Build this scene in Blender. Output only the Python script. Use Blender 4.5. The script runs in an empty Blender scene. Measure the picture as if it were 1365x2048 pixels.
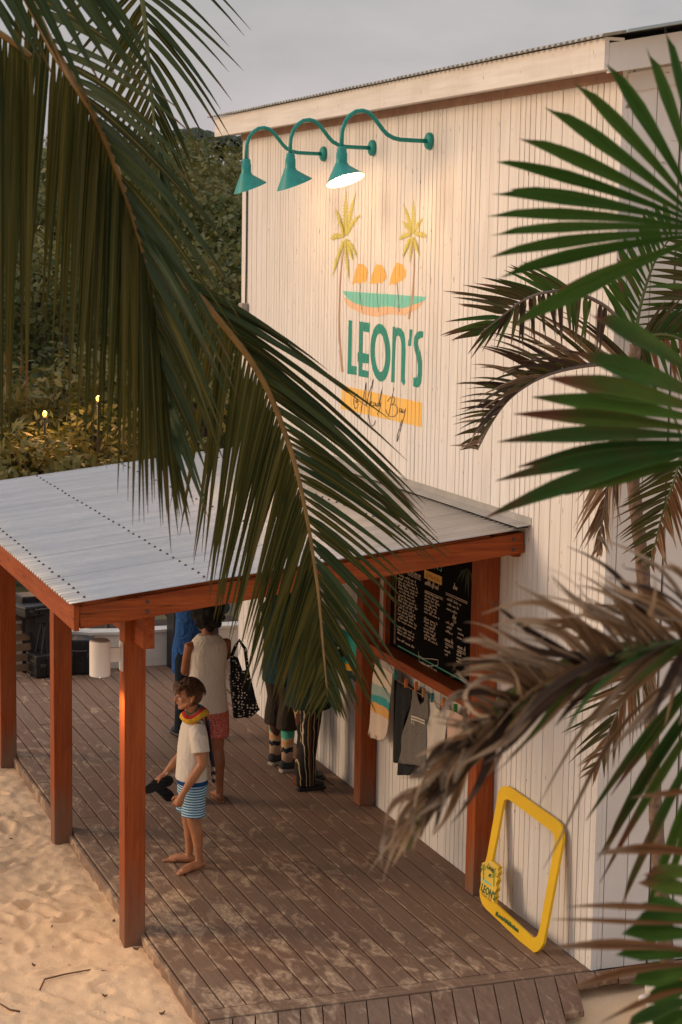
import bpy, bmesh, math, random
from mathutils import Vector, Matrix, noise
from mathutils.geometry import tessellate_polygon
random.seed(7)
R = math.radians
S = bpy.context.scene
COL = S.collection

# ------------------------------------------------------------------ camera
CAM = Vector((-5.425, -10.0202, 4.4281)); FPX = 3780.55
YAW, PIT, ROL = .3551, .1384, -.0168
FW = Vector((math.sin(YAW)*math.cos(PIT), math.cos(YAW)*math.cos(PIT), -math.sin(PIT)))
_r = Vector((math.cos(YAW), -math.sin(YAW), 0)); _u = _r.cross(FW)
RT = _r*math.cos(ROL) - _u*math.sin(ROL); UP = RT.cross(FW)
cd = bpy.data.cameras.new('camera'); cam = bpy.data.objects.new('camera', cd); COL.objects.link(cam)
cam.matrix_world = Matrix(((RT.x, UP.x, -FW.x, CAM.x), (RT.y, UP.y, -FW.y, CAM.y), (RT.z, UP.z, -FW.z, CAM.z), (0, 0, 0, 1)))
cd.sensor_fit = 'VERTICAL'; cd.sensor_height = 36; cd.lens = 36*FPX/2048
cd.clip_start = .1; cd.clip_end = 2000
cd.dof.use_dof = True; cd.dof.focus_distance = 13.2; cd.dof.aperture_fstop = 8.5
S.camera = cam

# ------------------------------------------------------------------ sky, sun, exposure
SUN_EL, SUN_AZ = R(16), R(-68)          # azimuth from +Y towards +X
TOSUN = Vector((math.sin(SUN_AZ)*math.cos(SUN_EL), math.cos(SUN_AZ)*math.cos(SUN_EL), math.sin(SUN_EL)))
w = bpy.data.worlds.new('World'); S.world = w; w.use_nodes = True
nt = w.node_tree; nt.nodes.clear()
def wn(t, **k):
    n = nt.nodes.new(t)
    for a, b in k.items(): setattr(n, a, b)
    return n
sky = wn('ShaderNodeTexSky', sky_type='NISHITA', sun_disc=False, sun_elevation=R(9), sun_rotation=SUN_AZ, altitude=0, air_density=1.6, dust_density=3.5, ozone_density=2.0)
tc = wn('ShaderNodeTexCoord'); mp = wn('ShaderNodeMapping'); mp.inputs['Scale'].default_value = (1, 1, 2.6); mp.inputs['Location'].default_value = (.9, .6, .45)
nz = wn('ShaderNodeTexNoise'); nz.inputs['Scale'].default_value = 2.6; nz.inputs['Detail'].default_value = 7; nz.inputs['Roughness'].default_value = .55
rp = wn('ShaderNodeValToRGB'); rp.color_ramp.elements[0].position = .36; rp.color_ramp.elements[1].position = .74
rp.color_ramp.elements[0].color = (.62, .62, .62, 1); rp.color_ramp.elements[1].color = (.97, .97, .97, 1)
cl = wn('ShaderNodeMix', data_type='RGBA'); cl.inputs[7].default_value = (4.6, 4.25, 4.35, 1)
rp2 = wn('ShaderNodeValToRGB'); rp2.color_ramp.elements[0].position = .36; rp2.color_ramp.elements[1].position = .70
rp2.color_ramp.elements[0].color = (3.5, 3.57, 3.9, 1); rp2.color_ramp.elements[1].color = (5.2, 4.75, 4.8, 1)
bg = wn('ShaderNodeBackground'); bg.inputs['Strength'].default_value = .135
out = wn('ShaderNodeOutputWorld')
L = nt.links.new
L(tc.outputs['Generated'], mp.inputs['Vector']); L(mp.outputs[0], nz.inputs['Vector']); L(nz.outputs['Fac'], rp.inputs[0]); L(nz.outputs['Fac'], rp2.inputs[0])
# an overcast dome is brightest overhead
sx = wn('ShaderNodeSeparateXYZ'); mr = wn('ShaderNodeMapRange'); mr.inputs[1].default_value = 0; mr.inputs[2].default_value = 1; mr.inputs[3].default_value = .82; mr.inputs[4].default_value = 1.9
dm = wn('ShaderNodeVectorMath', operation='SCALE'); L(tc.outputs['Generated'], sx.inputs[0]); L(sx.outputs[2], mr.inputs[0]); L(mr.outputs[0], dm.inputs['Scale'])
L(rp.outputs[0], cl.inputs[0]); L(sky.outputs[0], cl.inputs[6]); L(rp2.outputs[0], cl.inputs[7]); L(cl.outputs[2], dm.inputs[0]); L(dm.outputs[0], bg.inputs['Color']); L(bg.outputs[0], out.inputs[0])
sl = bpy.data.lights.new('sun', 'SUN'); sl.energy = 1.55; sl.angle = R(22); sl.color = (1, .71, .48)
so = bpy.data.objects.new('sun', sl); COL.objects.link(so); so.rotation_euler = TOSUN.to_track_quat('Z', 'Y').to_euler(); so.location = (-20, 20, 15)
S.view_settings.view_transform = 'Standard'; S.view_settings.look = 'None'; S.view_settings.gamma = 1; S.view_settings.exposure = .08
S.view_settings.use_curve_mapping = False
S.render.engine = 'CYCLES'; S.cycles.use_denoising = True; S.cycles.max_bounces = 6; S.cycles.transparent_max_bounces = 8
S.cycles.sample_clamp_indirect = 6

# ------------------------------------------------------------------ pixel helpers (photo pixels of 1365 x 2048 to points in the place)
def ray(x, y): return FW + RT*((x-682.5)/FPX) - UP*((y-1024)/FPX)
def at(x, y, d): return CAM + ray(x, y)*d
def hit(x, y, ax, c):
    d = ray(x, y); return CAM + d*((c-CAM[ax])/d[ax])
def onwall(x, y, c=0): return hit(x, y, 0, c)
def onplane(x, y, p0, n):
    d = ray(x, y); return CAM + d*((p0-CAM).dot(n)/d.dot(n))

# ------------------------------------------------------------------ mesh helpers
class MB:
    def __init__(s): s.v = []; s.f = []; s.m = []; s.uv = None
    def add(s, vs, fs, mi=0):
        o = len(s.v); s.v += [tuple(x) for x in vs]; s.f += [tuple(i+o for i in f) for f in fs]; s.m += [mi]*len(fs); return s
    def box(s, a, b, mi=0, mat=None):
        vs = [Vector((x, y, z)) for z in (a[2], b[2]) for y in (a[1], b[1]) for x in (a[0], b[0])]
        if mat: vs = [mat @ v for v in vs]
        return s.add(vs, [(0, 2, 3, 1), (4, 5, 7, 6), (0, 1, 5, 4), (2, 6, 7, 3), (0, 4, 6, 2), (1, 3, 7, 5)], mi)
    def bar(s, p, q, wx, wz, up=Vector((0, 0, 1)), mi=0):
        p = Vector(p); q = Vector(q); d = (q-p).normalized(); a = d.cross(up).normalized(); b = a.cross(d)
        vs = [c + a*wx/2*i + b*wz/2*j for c in (p, q) for i, j in ((-1, -1), (1, -1), (1, 1), (-1, 1))]
        return s.add(vs, [(3, 2, 1, 0), (4, 5, 6, 7), (0, 1, 5, 4), (1, 2, 6, 5), (2, 3, 7, 6), (3, 0, 4, 7)], mi)
    def tube(s, pts, rad, n=8, cap=True, mi=0, flat=None, dome=False):
        pts = [Vector(p) for p in pts]
        if not hasattr(rad, '__len__'): rad = [rad]*len(pts)
        rad = list(rad)
        if dome:
            d0 = (pts[0]-pts[1]).normalized(); d1 = (pts[-1]-pts[-2]).normalized(); r0, r1 = rad[0], rad[-1]
            pts = [pts[0]+d0*r0*.92, pts[0]+d0*r0*.6] + pts + [pts[-1]+d1*r1*.6, pts[-1]+d1*r1*.92]; rad = [r0*.35, r0*.8] + rad + [r1*.8, r1*.35]
        ref = Vector((0, 0, 1)); o = len(s.v); N = len(pts); a = None
        for i, p in enumerate(pts):
            t = (pts[min(i+1, N-1)]-pts[max(i-1, 0)]).normalized()
            if a is None:
                a = t.cross(ref if abs(t.z) < .9 else Vector((0, 1, 0))).normalized()
            else: a = (a - t*a.dot(t)).normalized()
            b = t.cross(a)
            for k in range(n):
                an = 2*math.pi*k/n; s.v.append(tuple(p + (a*math.cos(an) + b*math.sin(an))*rad[i]))
        fs = [(o+i*n+k, o+i*n+(k+1) % n, o+(i+1)*n+(k+1) % n, o+(i+1)*n+k) for i in range(N-1) for k in range(n)]
        if cap: fs += [tuple(o+k for k in reversed(range(n))), tuple(o+(N-1)*n+k for k in range(n))]
        s.f += fs; s.m += [mi]*len(fs); return s
    def rings(s, rs, n=16, mi=0, cap=True):           # rs: (cx, cy, z, rx, ry)
        o = len(s.v)
        for (cx, cy, z, rx, ry) in rs:
            for k in range(n):
                an = 2*math.pi*k/n; s.v.append((cx+rx*math.cos(an), cy+ry*math.sin(an), z))
        N = len(rs); up = rs[-1][2] > rs[0][2]
        fs = [(o+i*n+k, o+i*n+(k+1) % n, o+(i+1)*n+(k+1) % n, o+(i+1)*n+k) for i in range(N-1) for k in range(n)]
        if cap: fs += [tuple(o+k for k in reversed(range(n))), tuple(o+(N-1)*n+k for k in range(n))]
        if not up: fs = [tuple(reversed(f)) for f in fs]
        s.f += fs; s.m += [mi]*len(fs); return s
    def ball(s, c, r, n=12, mi=0):
        c = Vector(c); r = r if hasattr(r, '__len__') else (r, r, r)
        return s.rings([(c.x, c.y, c.z - r[2]*math.cos(math.pi*(i+.25)/8.5), r[0]*math.sin(math.pi*(i+.25)/8.5), r[1]*math.sin(math.pi*(i+.25)/8.5)) for i in range(9)], n, mi)
    def poly(s, pts, mi=0):
        tr = tessellate_polygon([[Vector(p) for p in pts]])
        return s.add(pts, tr, mi)
    def slab(s, pts, off, mi=0):                       # polygon with thickness along vector off
        pts = [Vector(p) for p in pts]; off = Vector(off); n = len(pts)
        tr = tessellate_polygon([pts]); q = [p+off for p in pts]
        fs = [tuple(t) for t in tr] + [tuple(i+n for i in reversed(t)) for t in tr] + [(i, (i+1) % n, (i+1) % n+n, i+n) for i in range(n)]
        return s.add(pts+q, fs, mi)
    def build(s, name, mats, parent=None, smooth=False, loc=None, recalc=True, **props):
        me = bpy.data.meshes.new(name); me.from_pydata(s.v, [], s.f)
        mats = mats if isinstance(mats, (list, tuple)) else [mats]
        for m in mats: me.materials.append(m)
        if len(mats) > 1: me.polygons.foreach_set('material_index', s.m)
        if s.uv:
            ul = me.uv_layers.new(name='UVMap'); flat = []
            for lp in me.loops: flat += s.uv[lp.vertex_index]
            ul.data.foreach_set('uv', flat)
        if recalc:
            bm = bmesh.new(); bm.from_mesh(me); bmesh.ops.recalc_face_normals(bm, faces=bm.faces); bm.to_mesh(me); bm.free()
        if smooth: me.polygons.foreach_set('use_smooth', [True]*len(me.polygons))
        me.update()
        return link(name, me, parent, loc, **props)
def link(name, me, parent=None, loc=None, **props):
    o = bpy.data.objects.new(name, me); COL.objects.link(o)
    if parent: o.parent = parent
    if loc is not None: o.location = loc
    for k, v in props.items(): o[k] = v
    return o
def thing(name, label, cat, loc=(0, 0, 0), rz=0, group=None):
    o = bpy.data.objects.new(name, None); COL.objects.link(o); o.empty_display_size = .1
    o.location = loc; o.rotation_euler = (0, 0, rz); o['label'] = label; o['category'] = cat
    if group: o['group'] = group
    return o
def tag(o, label, cat, group=None):
    o['label'] = label; o['category'] = cat
    if group: o['group'] = group
    return o
def bevel(o, w=.006, seg=2):
    m = o.modifiers.new('bevel', 'BEVEL'); m.width = w; m.segments = seg; m.limit_method = 'ANGLE'; return o
def remesh(o, vox, it=4):
    m = o.modifiers.new('remesh', 'REMESH'); m.mode = 'VOXEL'; m.voxel_size = vox; m.use_smooth_shade = True
    k = o.modifiers.new('smooth', 'SMOOTH'); k.iterations = it; k.factor = .5; return o
def lerp(a, b, t): return a+(b-a)*t

# ------------------------------------------------------------------ materials
class Mat:
    def __init__(s, name, col=(.5, .5, .5), rough=.6, metal=0, spec=.4):
        s.m = bpy.data.materials.new(name); s.m.use_nodes = True; s.t = s.m.node_tree; s.b = s.t.nodes['Principled BSDF']
        s.b.inputs['Base Color'].default_value = (*col, 1); s.b.inputs['Roughness'].default_value = rough
        s.b.inputs['Metallic'].default_value = metal; s.b.inputs['Specular IOR Level'].default_value = spec
        s.c = None
    def n(s, t, **k):
        n = s.t.nodes.new(t)
        for a, b in k.items():
            if a.startswith('i_'): n.inputs[a[2:].replace('_', ' ')].default_value = b
            else: setattr(n, a, b)
        return n
    def l(s, a, b): s.t.links.new(a, b); return s
    def coord(s, kind='Object', scale=(1, 1, 1)):
        if kind == 'Position': src = s.n('ShaderNodeNewGeometry').outputs['Position']
        elif kind == 'UV': src = s.n('ShaderNodeUVMap').outputs[0]
        else: src = s.n('ShaderNodeTexCoord').outputs[kind]
        mp = s.n('ShaderNodeMapping'); mp.inputs['Scale'].default_value = scale; s.l(src, mp.inputs['Vector']); return mp.outputs[0]
    def noise(s, co, scale, detail=5, rough=.55, lo=.3, hi=.7, dist=0):
        n = s.n('ShaderNodeTexNoise'); n.inputs['Scale'].default_value = scale; n.inputs['Detail'].default_value = detail; n.inputs['Roughness'].default_value = rough
        n.inputs['Distortion'].default_value = dist
        s.l(co, n.inputs['Vector']); return s.rng(n.outputs['Fac'], lo, hi)
    def rng(s, x, lo, hi, a=0, b=1):
        r = s.n('ShaderNodeMapRange'); r.inputs[1].default_value = lo; r.inputs[2].default_value = hi; r.inputs[3].default_value = a; r.inputs[4].default_value = b
        s.l(x, r.inputs[0]); return r.outputs[0]
    def math(s, op, a, b):
        m = s.n('ShaderNodeMath', operation=op)
        for i, v in enumerate((a, b)):
            if isinstance(v, (int, float)): m.inputs[i].default_value = v
            else: s.l(v, m.inputs[i])
        return m.outputs[0]
    def mix(s, fac, a, b, mode='MIX'):
        m = s.n('ShaderNodeMix', data_type='RGBA', blend_type=mode)
        for i, v in ((0, fac), (6, a), (7, b)):
            if isinstance(v, (int, float)): m.inputs[i].default_value = v
            elif isinstance(v, tuple): m.inputs[i].default_value = (*v, 1)
            else: s.l(v, m.inputs[i])
        return m.outputs[2]
    def color(s, x): s.l(x, s.b.inputs['Base Color']); return s
    def rnd(s): return s.n('ShaderNodeObjectInfo').outputs['Random']
    def bump(s, h, st=.3, d=.01):
        b = s.n('ShaderNodeBump'); b.inputs['Strength'].default_value = st; b.inputs['Distance'].default_value = d
        s.l(h, b.inputs['Height']); s.l(b.outputs[0], s.b.inputs['Normal']); return s
def plain(name, col, rough=.6, metal=0, var=.25, scale=8, bump=.15):
    m = Mat(name, col, rough, metal); co = m.coord('Object'); f = m.noise(co, scale, 6)
    m.color(m.mix(f, tuple(c*(1-var) for c in col), tuple(min(1, c*(1+var*.6)) for c in col)))
    if bump: m.bump(m.noise(co, scale*5, 4), bump, .004)
    return m.m

def wood_paint(nm='white_painted_timber', p_=(1, 9, .55), q_=(1, 60, 2.2)):
    m = Mat(nm, rough=.62); p = m.coord('Position', p_); q = m.coord('Position', q_)
    a = m.noise(p, 3, 6); b = m.noise(q, 2.2, 5, lo=.35, hi=.75)
    c = m.mix(a, (.64, .60, .55), (.78, .75, .71)); c = m.mix(m.math('MULTIPLY', b, .08), c, (.60, .54, .47))
    c = m.mix(m.rng(m.rnd(), 0, 1, 0, .22), c, (.62, .575, .52))
    k = m.noise(m.coord('Position', (1, 9, 2.5)), 4.5, 2, lo=.69, hi=.73); c = m.mix(m.math('MULTIPLY', k, .8), c, (.20, .14, .10))
    d = m.noise(m.coord('Position', (1, 1.6, .5)), 1.5, 7, .65, lo=.5, hi=.8); c = m.mix(m.math('MULTIPLY', d, .45), c, (.50, .44, .37))
    rn = m.noise(m.coord('Position', (1, 16, .30)), 2.0, 4, .6, .64, .76); c = m.mix(m.math('MULTIPLY', rn, .4), c, (.42, .33, .25))
    m.color(c); m.bump(b, .12, .003); return m.m
def wood_red(axis):
    sc = {'z': (30, 30, 1.3), 'y': (30, 1.3, 30), 'x': (1.3, 30, 30)}[axis]
    m = Mat('red_stained_timber_'+axis, rough=.62, spec=.2); p = m.coord('Object', sc)
    a = m.noise(p, 1.3, 6, .65); b = m.noise(p, 5, 4)
    c = m.mix(a, (.20, .038, .009), (.44, .105, .022)); c = m.mix(m.math('MULTIPLY', b, .5), c, (.15, .026, .006))
    c = m.mix(m.rng(m.rnd(), 0, 1, 0, .3), c, (.28, .062, .014))
    ck = m.noise(m.coord('Object', tuple(2.2*v for v in sc)), 1.1, 3, .5, .63, .70); c = m.mix(m.math('MULTIPLY', ck, .75), c, (.055, .014, .006))
    fd = m.noise(m.coord('Position', (1, 1, .5)), 2.3, 5, .6, .5, .75); c = m.mix(m.math('MULTIPLY', fd, .35), c, (.26, .12, .06))
    if axis == 'z':
        po = m.n('ShaderNodeSeparateXYZ'); m.l(m.coord('Position'), po.inputs[0]); nn = m.noise(m.coord('Position', (9, 9, 2)), 1, 4)
        f = m.rng(m.math('SUBTRACT', po.outputs[2], m.math('MULTIPLY', nn, .45)), -.35, .2, .85, 0)
        c = m.mix(f, c, (.19, .125, .082))
    m.color(c); m.bump(b, .25, .003); return m.m
def deck_mat(axis, name):
    sc = (26, 1.1, 26) if axis == 'y' else (1.1, 26, 26)
    m = Mat(name, rough=.75, spec=.25); p = m.coord('Object', sc); a = m.noise(p, 1.5, 6, .65)
    c = m.mix(a, (.145, .082, .052), (.29, .185, .125)); r = m.rnd(); c = m.mix(m.rng(r, 0, 1, 0, .6), c, (.22, .155, .11))
    g = m.noise(m.coord('Position'), .55, 3, lo=.35, hi=.65); c = m.mix(m.math('MULTIPLY', g, .4), c, (.135, .066, .041))
    # trodden sand lying in patches and streaks
    dn = m.n('ShaderNodeTexNoise'); dn.inputs['Scale'].default_value = 7.5; dn.inputs['Detail'].default_value = 6; dn.inputs['Roughness'].default_value = .55; dn.inputs['Distortion'].default_value = .9
    m.l(m.coord('Position', (1.25, .62, 1)), dn.inputs['Vector'])
    d2 = m.noise(m.coord('Position'), 1.1, 4, lo=.35, hi=.65)
    po = m.n('ShaderNodeSeparateXYZ'); m.l(m.coord('Position'), po.inputs[0])
    edge = m.rng(po.outputs[0], -2.5, -.2, .07, -.03); yy = m.rng(po.outputs[1], 2.5, 6.5, .02, -.07)
    s = m.math('ADD', m.math('ADD', dn.outputs['Fac'], m.math('MULTIPLY', d2, .15)), m.math('ADD', edge, yy))
    br = m.noise(m.coord('Position', (2.2, 1, 1)), 19, 5, .65, .3, .62); f = m.math('MULTIPLY', m.rng(s, .62, .78), br); c = m.mix(m.math('MULTIPLY', f, .75), c, (.64, .46, .30))
    fine = m.noise(m.coord('Position'), 60, 3, lo=.5, hi=.8); c = m.mix(m.math('MULTIPLY', fine, .22), c, (.38, .27, .18))
    m.color(c); m.bump(a, .35, .003); return m.m
def sand_mat():
    m = Mat('beach_sand', rough=.9, spec=.15); p = m.coord('Position')
    a = m.noise(p, 1.7, 7, .6); b = m.noise(p, 14, 6, .6); g = m.noise(p, 130, 3, .6, .35, .7)
    c = m.mix(a, (.76, .52, .31), (.90, .65, .42)); c = m.mix(m.math('MULTIPLY', b, .35), c, (.68, .45, .26)); c = m.mix(m.math('MULTIPLY', g, .3), c, (.54, .35, .20))
    h = m.math('ADD', m.math('MULTIPLY', b, .5), m.math('MULTIPLY', g, .22)); m.color(c); m.bump(h, .55, .02); return m.m
def metal_mat(name, a, b, rough=.42, metal=.75):
    m = Mat(name, a, rough, metal); p = m.coord('Position', (.5, 4, 1)); f = m.noise(p, 1.6, 6); sp = m.noise(m.coord('Position', (1, 1, 1)), 9, 6, .7, .42, .75)
    c = m.mix(f, a, b); c = m.mix(m.math('MULTIPLY', sp, .25), c, tuple(x*.7 for x in a)); m.color(c)
    m.l(m.rng(f, 0, 1, rough-.06, rough+.12), m.b.inputs['Roughness']); return m.m
def leaf_mat(name, a, b, tip, rib=(.30, .22, .05), tipv=.8, trans=.25, rough=.45, ribw=.1, dry=0.0, ribf=.8):
    m = Mat(name, a, rough, 0, .22); uv = m.n('ShaderNodeSeparateXYZ'); m.l(m.coord('UV'), uv.inputs[0])
    r = m.rnd(); c = m.mix(r, a, b)
    st = m.noise(m.coord('UV', (14, .7, 1)), 1.5, 4); c = m.mix(m.math('MULTIPLY', st, .65), c, tuple(x*.45 for x in a))
    ds = m.noise(m.coord('Position', (3, 3, 3)), 1.6, 5, .6, .48, .62)
    du = m.math('ABSOLUTE', m.math('SUBTRACT', uv.outputs[0], .5), 0)
    c = m.mix(m.rng(du, ribw*.4, ribw, ribf, 0), c, rib)
    tv = m.math('ADD', m.math('ADD', uv.outputs[1], m.math('MULTIPLY', r, .16)), m.math('MULTIPLY', ds, .16)); c = m.mix(m.rng(tv, tipv, tipv+.22), c, tip)
    if dry: c = m.mix(m.math('MULTIPLY', ds, dry), c, tip)
    m.color(c); m.bump(st, .7, .004)
    tr = m.n('ShaderNodeBsdfTranslucent'); m.l(c, tr.inputs['Color']); mx = m.n('ShaderNodeMixShader'); mx.inputs[0].default_value = trans
    o = m.t.nodes['Material Output']; m.l(m.b.outputs[0], mx.inputs[1]); m.l(tr.outputs[0], mx.inputs[2]); m.l(mx.outputs[0], o.inputs['Surface']); return m.m
def emis(name, col, st):
    m = Mat(name, col, .5); m.b.inputs['Emission Color'].default_value = (*col, 1); m.b.inputs['Emission Strength'].default_value = st; return m.m
def stripes(name, cols, axis, period, rough=.8, wob=.0, coord='Object'):
    m = Mat(name, (.5, .5, .5), rough, 0, .2); sp = m.n('ShaderNodeSeparateXYZ'); co = m.coord(coord); m.l(co, sp.inputs[0])
    x = sp.outputs[axis]
    if wob: x = m.math('ADD', x, m.math('MULTIPLY', m.noise(co, 9, 3, lo=0, hi=1), wob))
    f = m.math('FRACT', m.math('DIVIDE', x, period), 0); rp = m.n('ShaderNodeValToRGB'); rp.color_ramp.interpolation = 'CONSTANT'
    el = rp.color_ramp.elements; n = sum(q[1] for q in cols) if isinstance(cols[0][0], tuple) else len(cols); pos = 0
    for i, q in enumerate(cols):
        cc, wd = q if isinstance(q[0], tuple) else (q, 1)
        e = el[i] if i < 2 else el.new(pos/n)
        e.position = pos/n; e.color = (*cc, 1); pos += wd
    m.l(f, rp.inputs[0]); m.color(rp.outputs[0]); m.bump(m.noise(m.coord('Object'), 30, 4), .2, .004); return m.m

WHITE = wood_paint(); WHITEH = wood_paint('white_painted_board', (1, .6, 9), (1, 2.4, 60)); REDZ, REDY, REDX = wood_red('z'), wood_red('y'), wood_red('x')
DECKY, DECKX = deck_mat('y', 'weathered_deck_timber'), deck_mat('x', 'weathered_trim_timber'); SAND = sand_mat()
TIN = metal_mat('galvanised_sheet', (.37, .37, .37), (.52, .51, .50), .36, .85); FLASH = metal_mat('dull_flashing', (.30, .29, .27), (.40, .385, .36), .6, .4)
OLDTIN = metal_mat('weathered_roof_sheet', (.33, .34, .33), (.48, .50, .49), .55, .4)
GAP = plain('bare_wood_in_joints', (.030, .020, .015), .9, var=.3)
TEAL = plain('teal_enamel', (.012, .25, .215), .38, var=.12, scale=20, bump=.05)
BLACKP = plain('black_plastic', (.012, .012, .014), .45, var=.4, scale=14); DARKM = plain('dark_screw_metal', (.05, .045, .045), .5)
WHITEM = plain('white_plaster', (.70, .66, .60), .8, var=.15, scale=4)

# ================================================================== GROUND
def sand_z(x, y):
    z = -.115 + .022*noise.noise(Vector((x*.55, y*.55, 3))) + .02*noise.noise(Vector((x*1.9, y*1.9, 9)))
    n1 = noise.noise(Vector((x*4.6+.6*y, y*4.0, 1))); z += .017*(1-abs(n1)*2.2)*(.5+.5*noise.noise(Vector((x*.9, y*.9, 5))))
    z += .016*noise.noise(Vector((x*8.5, y*8.5, 2))) + .009*noise.noise(Vector((x*21, y*21, 4)))
    return z
def axis_pts(fine0, fine1, step, far0, far1):
    a = []; p = fine0; s = step
    while p > far0: a.append(p); s *= 1.35; p -= s
    a.append(far0); a.reverse(); p = fine0+step
    while p < fine1: a.append(p); p += step
    s = step
    while p < far1: a.append(p); s *= 1.35; p += s
    a.append(far1); return a
xs = axis_pts(-4.7, -2.42, .021, -900, 900); ys = axis_pts(-.9, 6.6, .027, -900, 900)
prints = []
for i in range(230):
    a = random.uniform(0, math.pi); prints.append((random.uniform(-4.8, -2.75), random.uniform(-.8, 6.5), math.cos(a), math.sin(a), random.uniform(.09, .15), random.uniform(.04, .06), random.uniform(.018, .045)))
cells = {}
for p in prints:
    for i in range(int((p[0]+6)/.3)-1, int((p[0]+6)/.3)+2):
        for j in range(int((p[1]+3)/.3)-1, int((p[1]+3)/.3)+2): cells.setdefault((i, j), []).append(p)
b = MB()
for y in ys:
    for x in xs:
        if abs(x) > 40 or abs(y) > 40: z = -.12
        else:
            z = sand_z(x, y)
            for (px, py, c, s_, la, lb, dp) in cells.get((int((x+6)/.3), int((y+3)/.3)), ()):
                u = ((x-px)*c+(y-py)*s_)/la; v = (-(x-px)*s_+(y-py)*c)/lb; q = u*u+v*v
                if q < 4: z += -dp*math.exp(-q*1.6) + dp*.55*math.exp(-(math.sqrt(q)-1.25)**2*7)
            if -2.95 < x < -2.4: z += .035*(1-abs(x+2.62)/.33)*(.6+.5*noise.noise(Vector((0, y*1.5, 0))))
            if x > -2.47 and y > 0: z = min(z, -.1)
            if y < 0 and x > -2.5: z = min(z, -.1+.06*min(1, -y))-(.1*min(1, -y*2) if x < -.12 else 0)
        b.v.append((x, y, z))
nx = len(xs)
b.f = [(j*nx+i, j*nx+i+1, (j+1)*nx+i+1, (j+1)*nx+i) for j in range(len(ys)-1) for i in range(nx-1)]; b.m = [0]*len(b.f)
b.build('beach_sand', SAND, smooth=True, recalc=False, kind='structure')

# ================================================================== DECK
deck = MB().box((-2.44, .05, -.13), (.62, 9.25, -.07)).build('deck', GAP, kind='structure')
PW = .1373
def plank_mesh(w_, l_, h_=.034):
    bb = MB(); c = .004
    bb.v = [(-w_/2, 0, -h_), (w_/2, 0, -h_), (w_/2, 0, -c), (w_/2-c, 0, 0), (-w_/2+c, 0, 0), (-w_/2, 0, -c)]
    bb.v += [(x, l_, z) for x, y, z in bb.v]
    bb.f = [tuple(range(6)), tuple(range(11, 5, -1))] + [(i, i+6, (i+1) % 6+6, (i+1) % 6) for i in range(6)]; bb.m = [0]*8
    return bb
pm = {}
def plank(parent, x, y0, y1, wd, mat_, dz=0):
    key = (round(wd, 3), round(y1-y0, 2), mat_.name)
    if key not in pm:
        o = plank_mesh(wd, key[1]).build('plank', mat_, parent); pm[key] = o.data
    else: o = link('plank', pm[key], parent)
    o.location = (x, y0, dz+random.uniform(-.0015, .0015)); return o
for i in range(18):
    x = -2.47+PW*(i+.5); cuts = [.139]; y = .139 + [1.3, 3.9, 2.4, 3.2, .75, 4.4, 2.9, 1.8][i % 8]
    while y < 8.4: cuts.append(y); y += 3.66
    cuts.append(9.3)
    for a, c in zip(cuts, cuts[1:]): plank(deck, x, a+.0025, c-.0025, PW-.0095, DECKY)
for i in range(4): plank(deck, PW*(i+.5)+.02, 7.52, 9.3, PW-.006, DECKY)
tr = MB().box((-2.468, .003, -.034), (-.004, .134, .0015)).build('trim_plank', DECKX, deck); bevel(tr, .004)
fb = MB().box((-2.500, -.002, -.16), (-2.474, 9.3, -.012)).build('edge_board', DECKY, deck); bevel(fb, .005)
# sloping boardwalk that leads down from the deck end
walk = MB().box((-2.4, -1.6, -.9), (-.3, -1.5, -.6)).build('boardwalk', GAP, kind='structure')
dirw = Vector((-math.sin(R(17))*math.cos(R(14)), -math.cos(R(17))*math.cos(R(14)), -math.sin(R(14))))
for i in range(27):
    x = -2.468+.1385*(i+.5)
    ln = 1.7 if x < -.45 else (.62 if x < -.3 else (.38 if x < -.15 else .14+.02*(i % 2)))
    p = Vector((x, -.006, -.006)); hw = (.1385-.007)/2; up_ = Vector((0, 0, 1)); q = MB()
    d_ = dirw if x < -.12 else Vector((-.29, -.95, -.06))
    vs = [p+Vector((-hw, 0, 0)), p+Vector((hw, 0, 0)), p+Vector((hw, 0, 0))+d_*ln, p+Vector((-hw, 0, 0))+d_*ln]
    q.add(vs+[v-up_*.034 for v in vs], [(0, 1, 2, 3), (7, 6, 5, 4), (0, 4, 5, 1), (1, 5, 6, 2), (2, 6, 7, 3), (3, 7, 4, 0)])
    bevel(q.build('plank', DECKY, walk), .003)

# ================================================================== BUILDING
HB = 5.53; LB = 7.47
house = thing('timber_building', 'white boarded beach building with painted mural and tin roof', 'building')
wall = MB().box((.034, .012, -.1), (.12, LB-.004, HB-.01)).build('front_wall', GAP, house)
rng = random.Random(4)
GROOVES = []           # (y0, y1) of joints in the facade
y = 0.0; edges = [0.0]
first = True
while y < LB-.12:
    bw = .152
    if rng.random() < .68: edges += [y+bw/2+rng.uniform(-.004, .004), y+bw]
    else: edges.append(y+bw)
    y += bw
edges.append(LB)
bcache = {}
for a, c in zip(edges, edges[1:]):
    g = rng.choice([.010, .011, .012, .014, .013, .011, .020]) if a > 0 else 0
    g2 = 0
    y0, y1 = a+g/2, c-.002
    GROOVES.append((c-.002, c+.0055))
    q = MB(); cm = .0015
    q.v = [(.04, y0, 0), (cm, y0, 0), (0, y0+cm, 0), (0, y1-cm, 0), (cm, y1, 0), (.04, y1, 0)]
    q.v += [(X, Y_, HB-.002) for X, Y_, Z in q.v]; q.f = [(0, 1, 2, 3, 4, 5), (11, 10, 9, 8, 7, 6)]+[(i, i+6, (i+1) % 6+6, (i+1) % 6) for i in range(6)]; q.m = [0]*8
    o = q.build('plank', WHITE, wall); o.location = (rng.uniform(-.0008, .0008), 0, -.004)
side = MB().box((.13, .022, -.1), (5.6, .1, 5.5)).build('side_wall', GAP, house)
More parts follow.
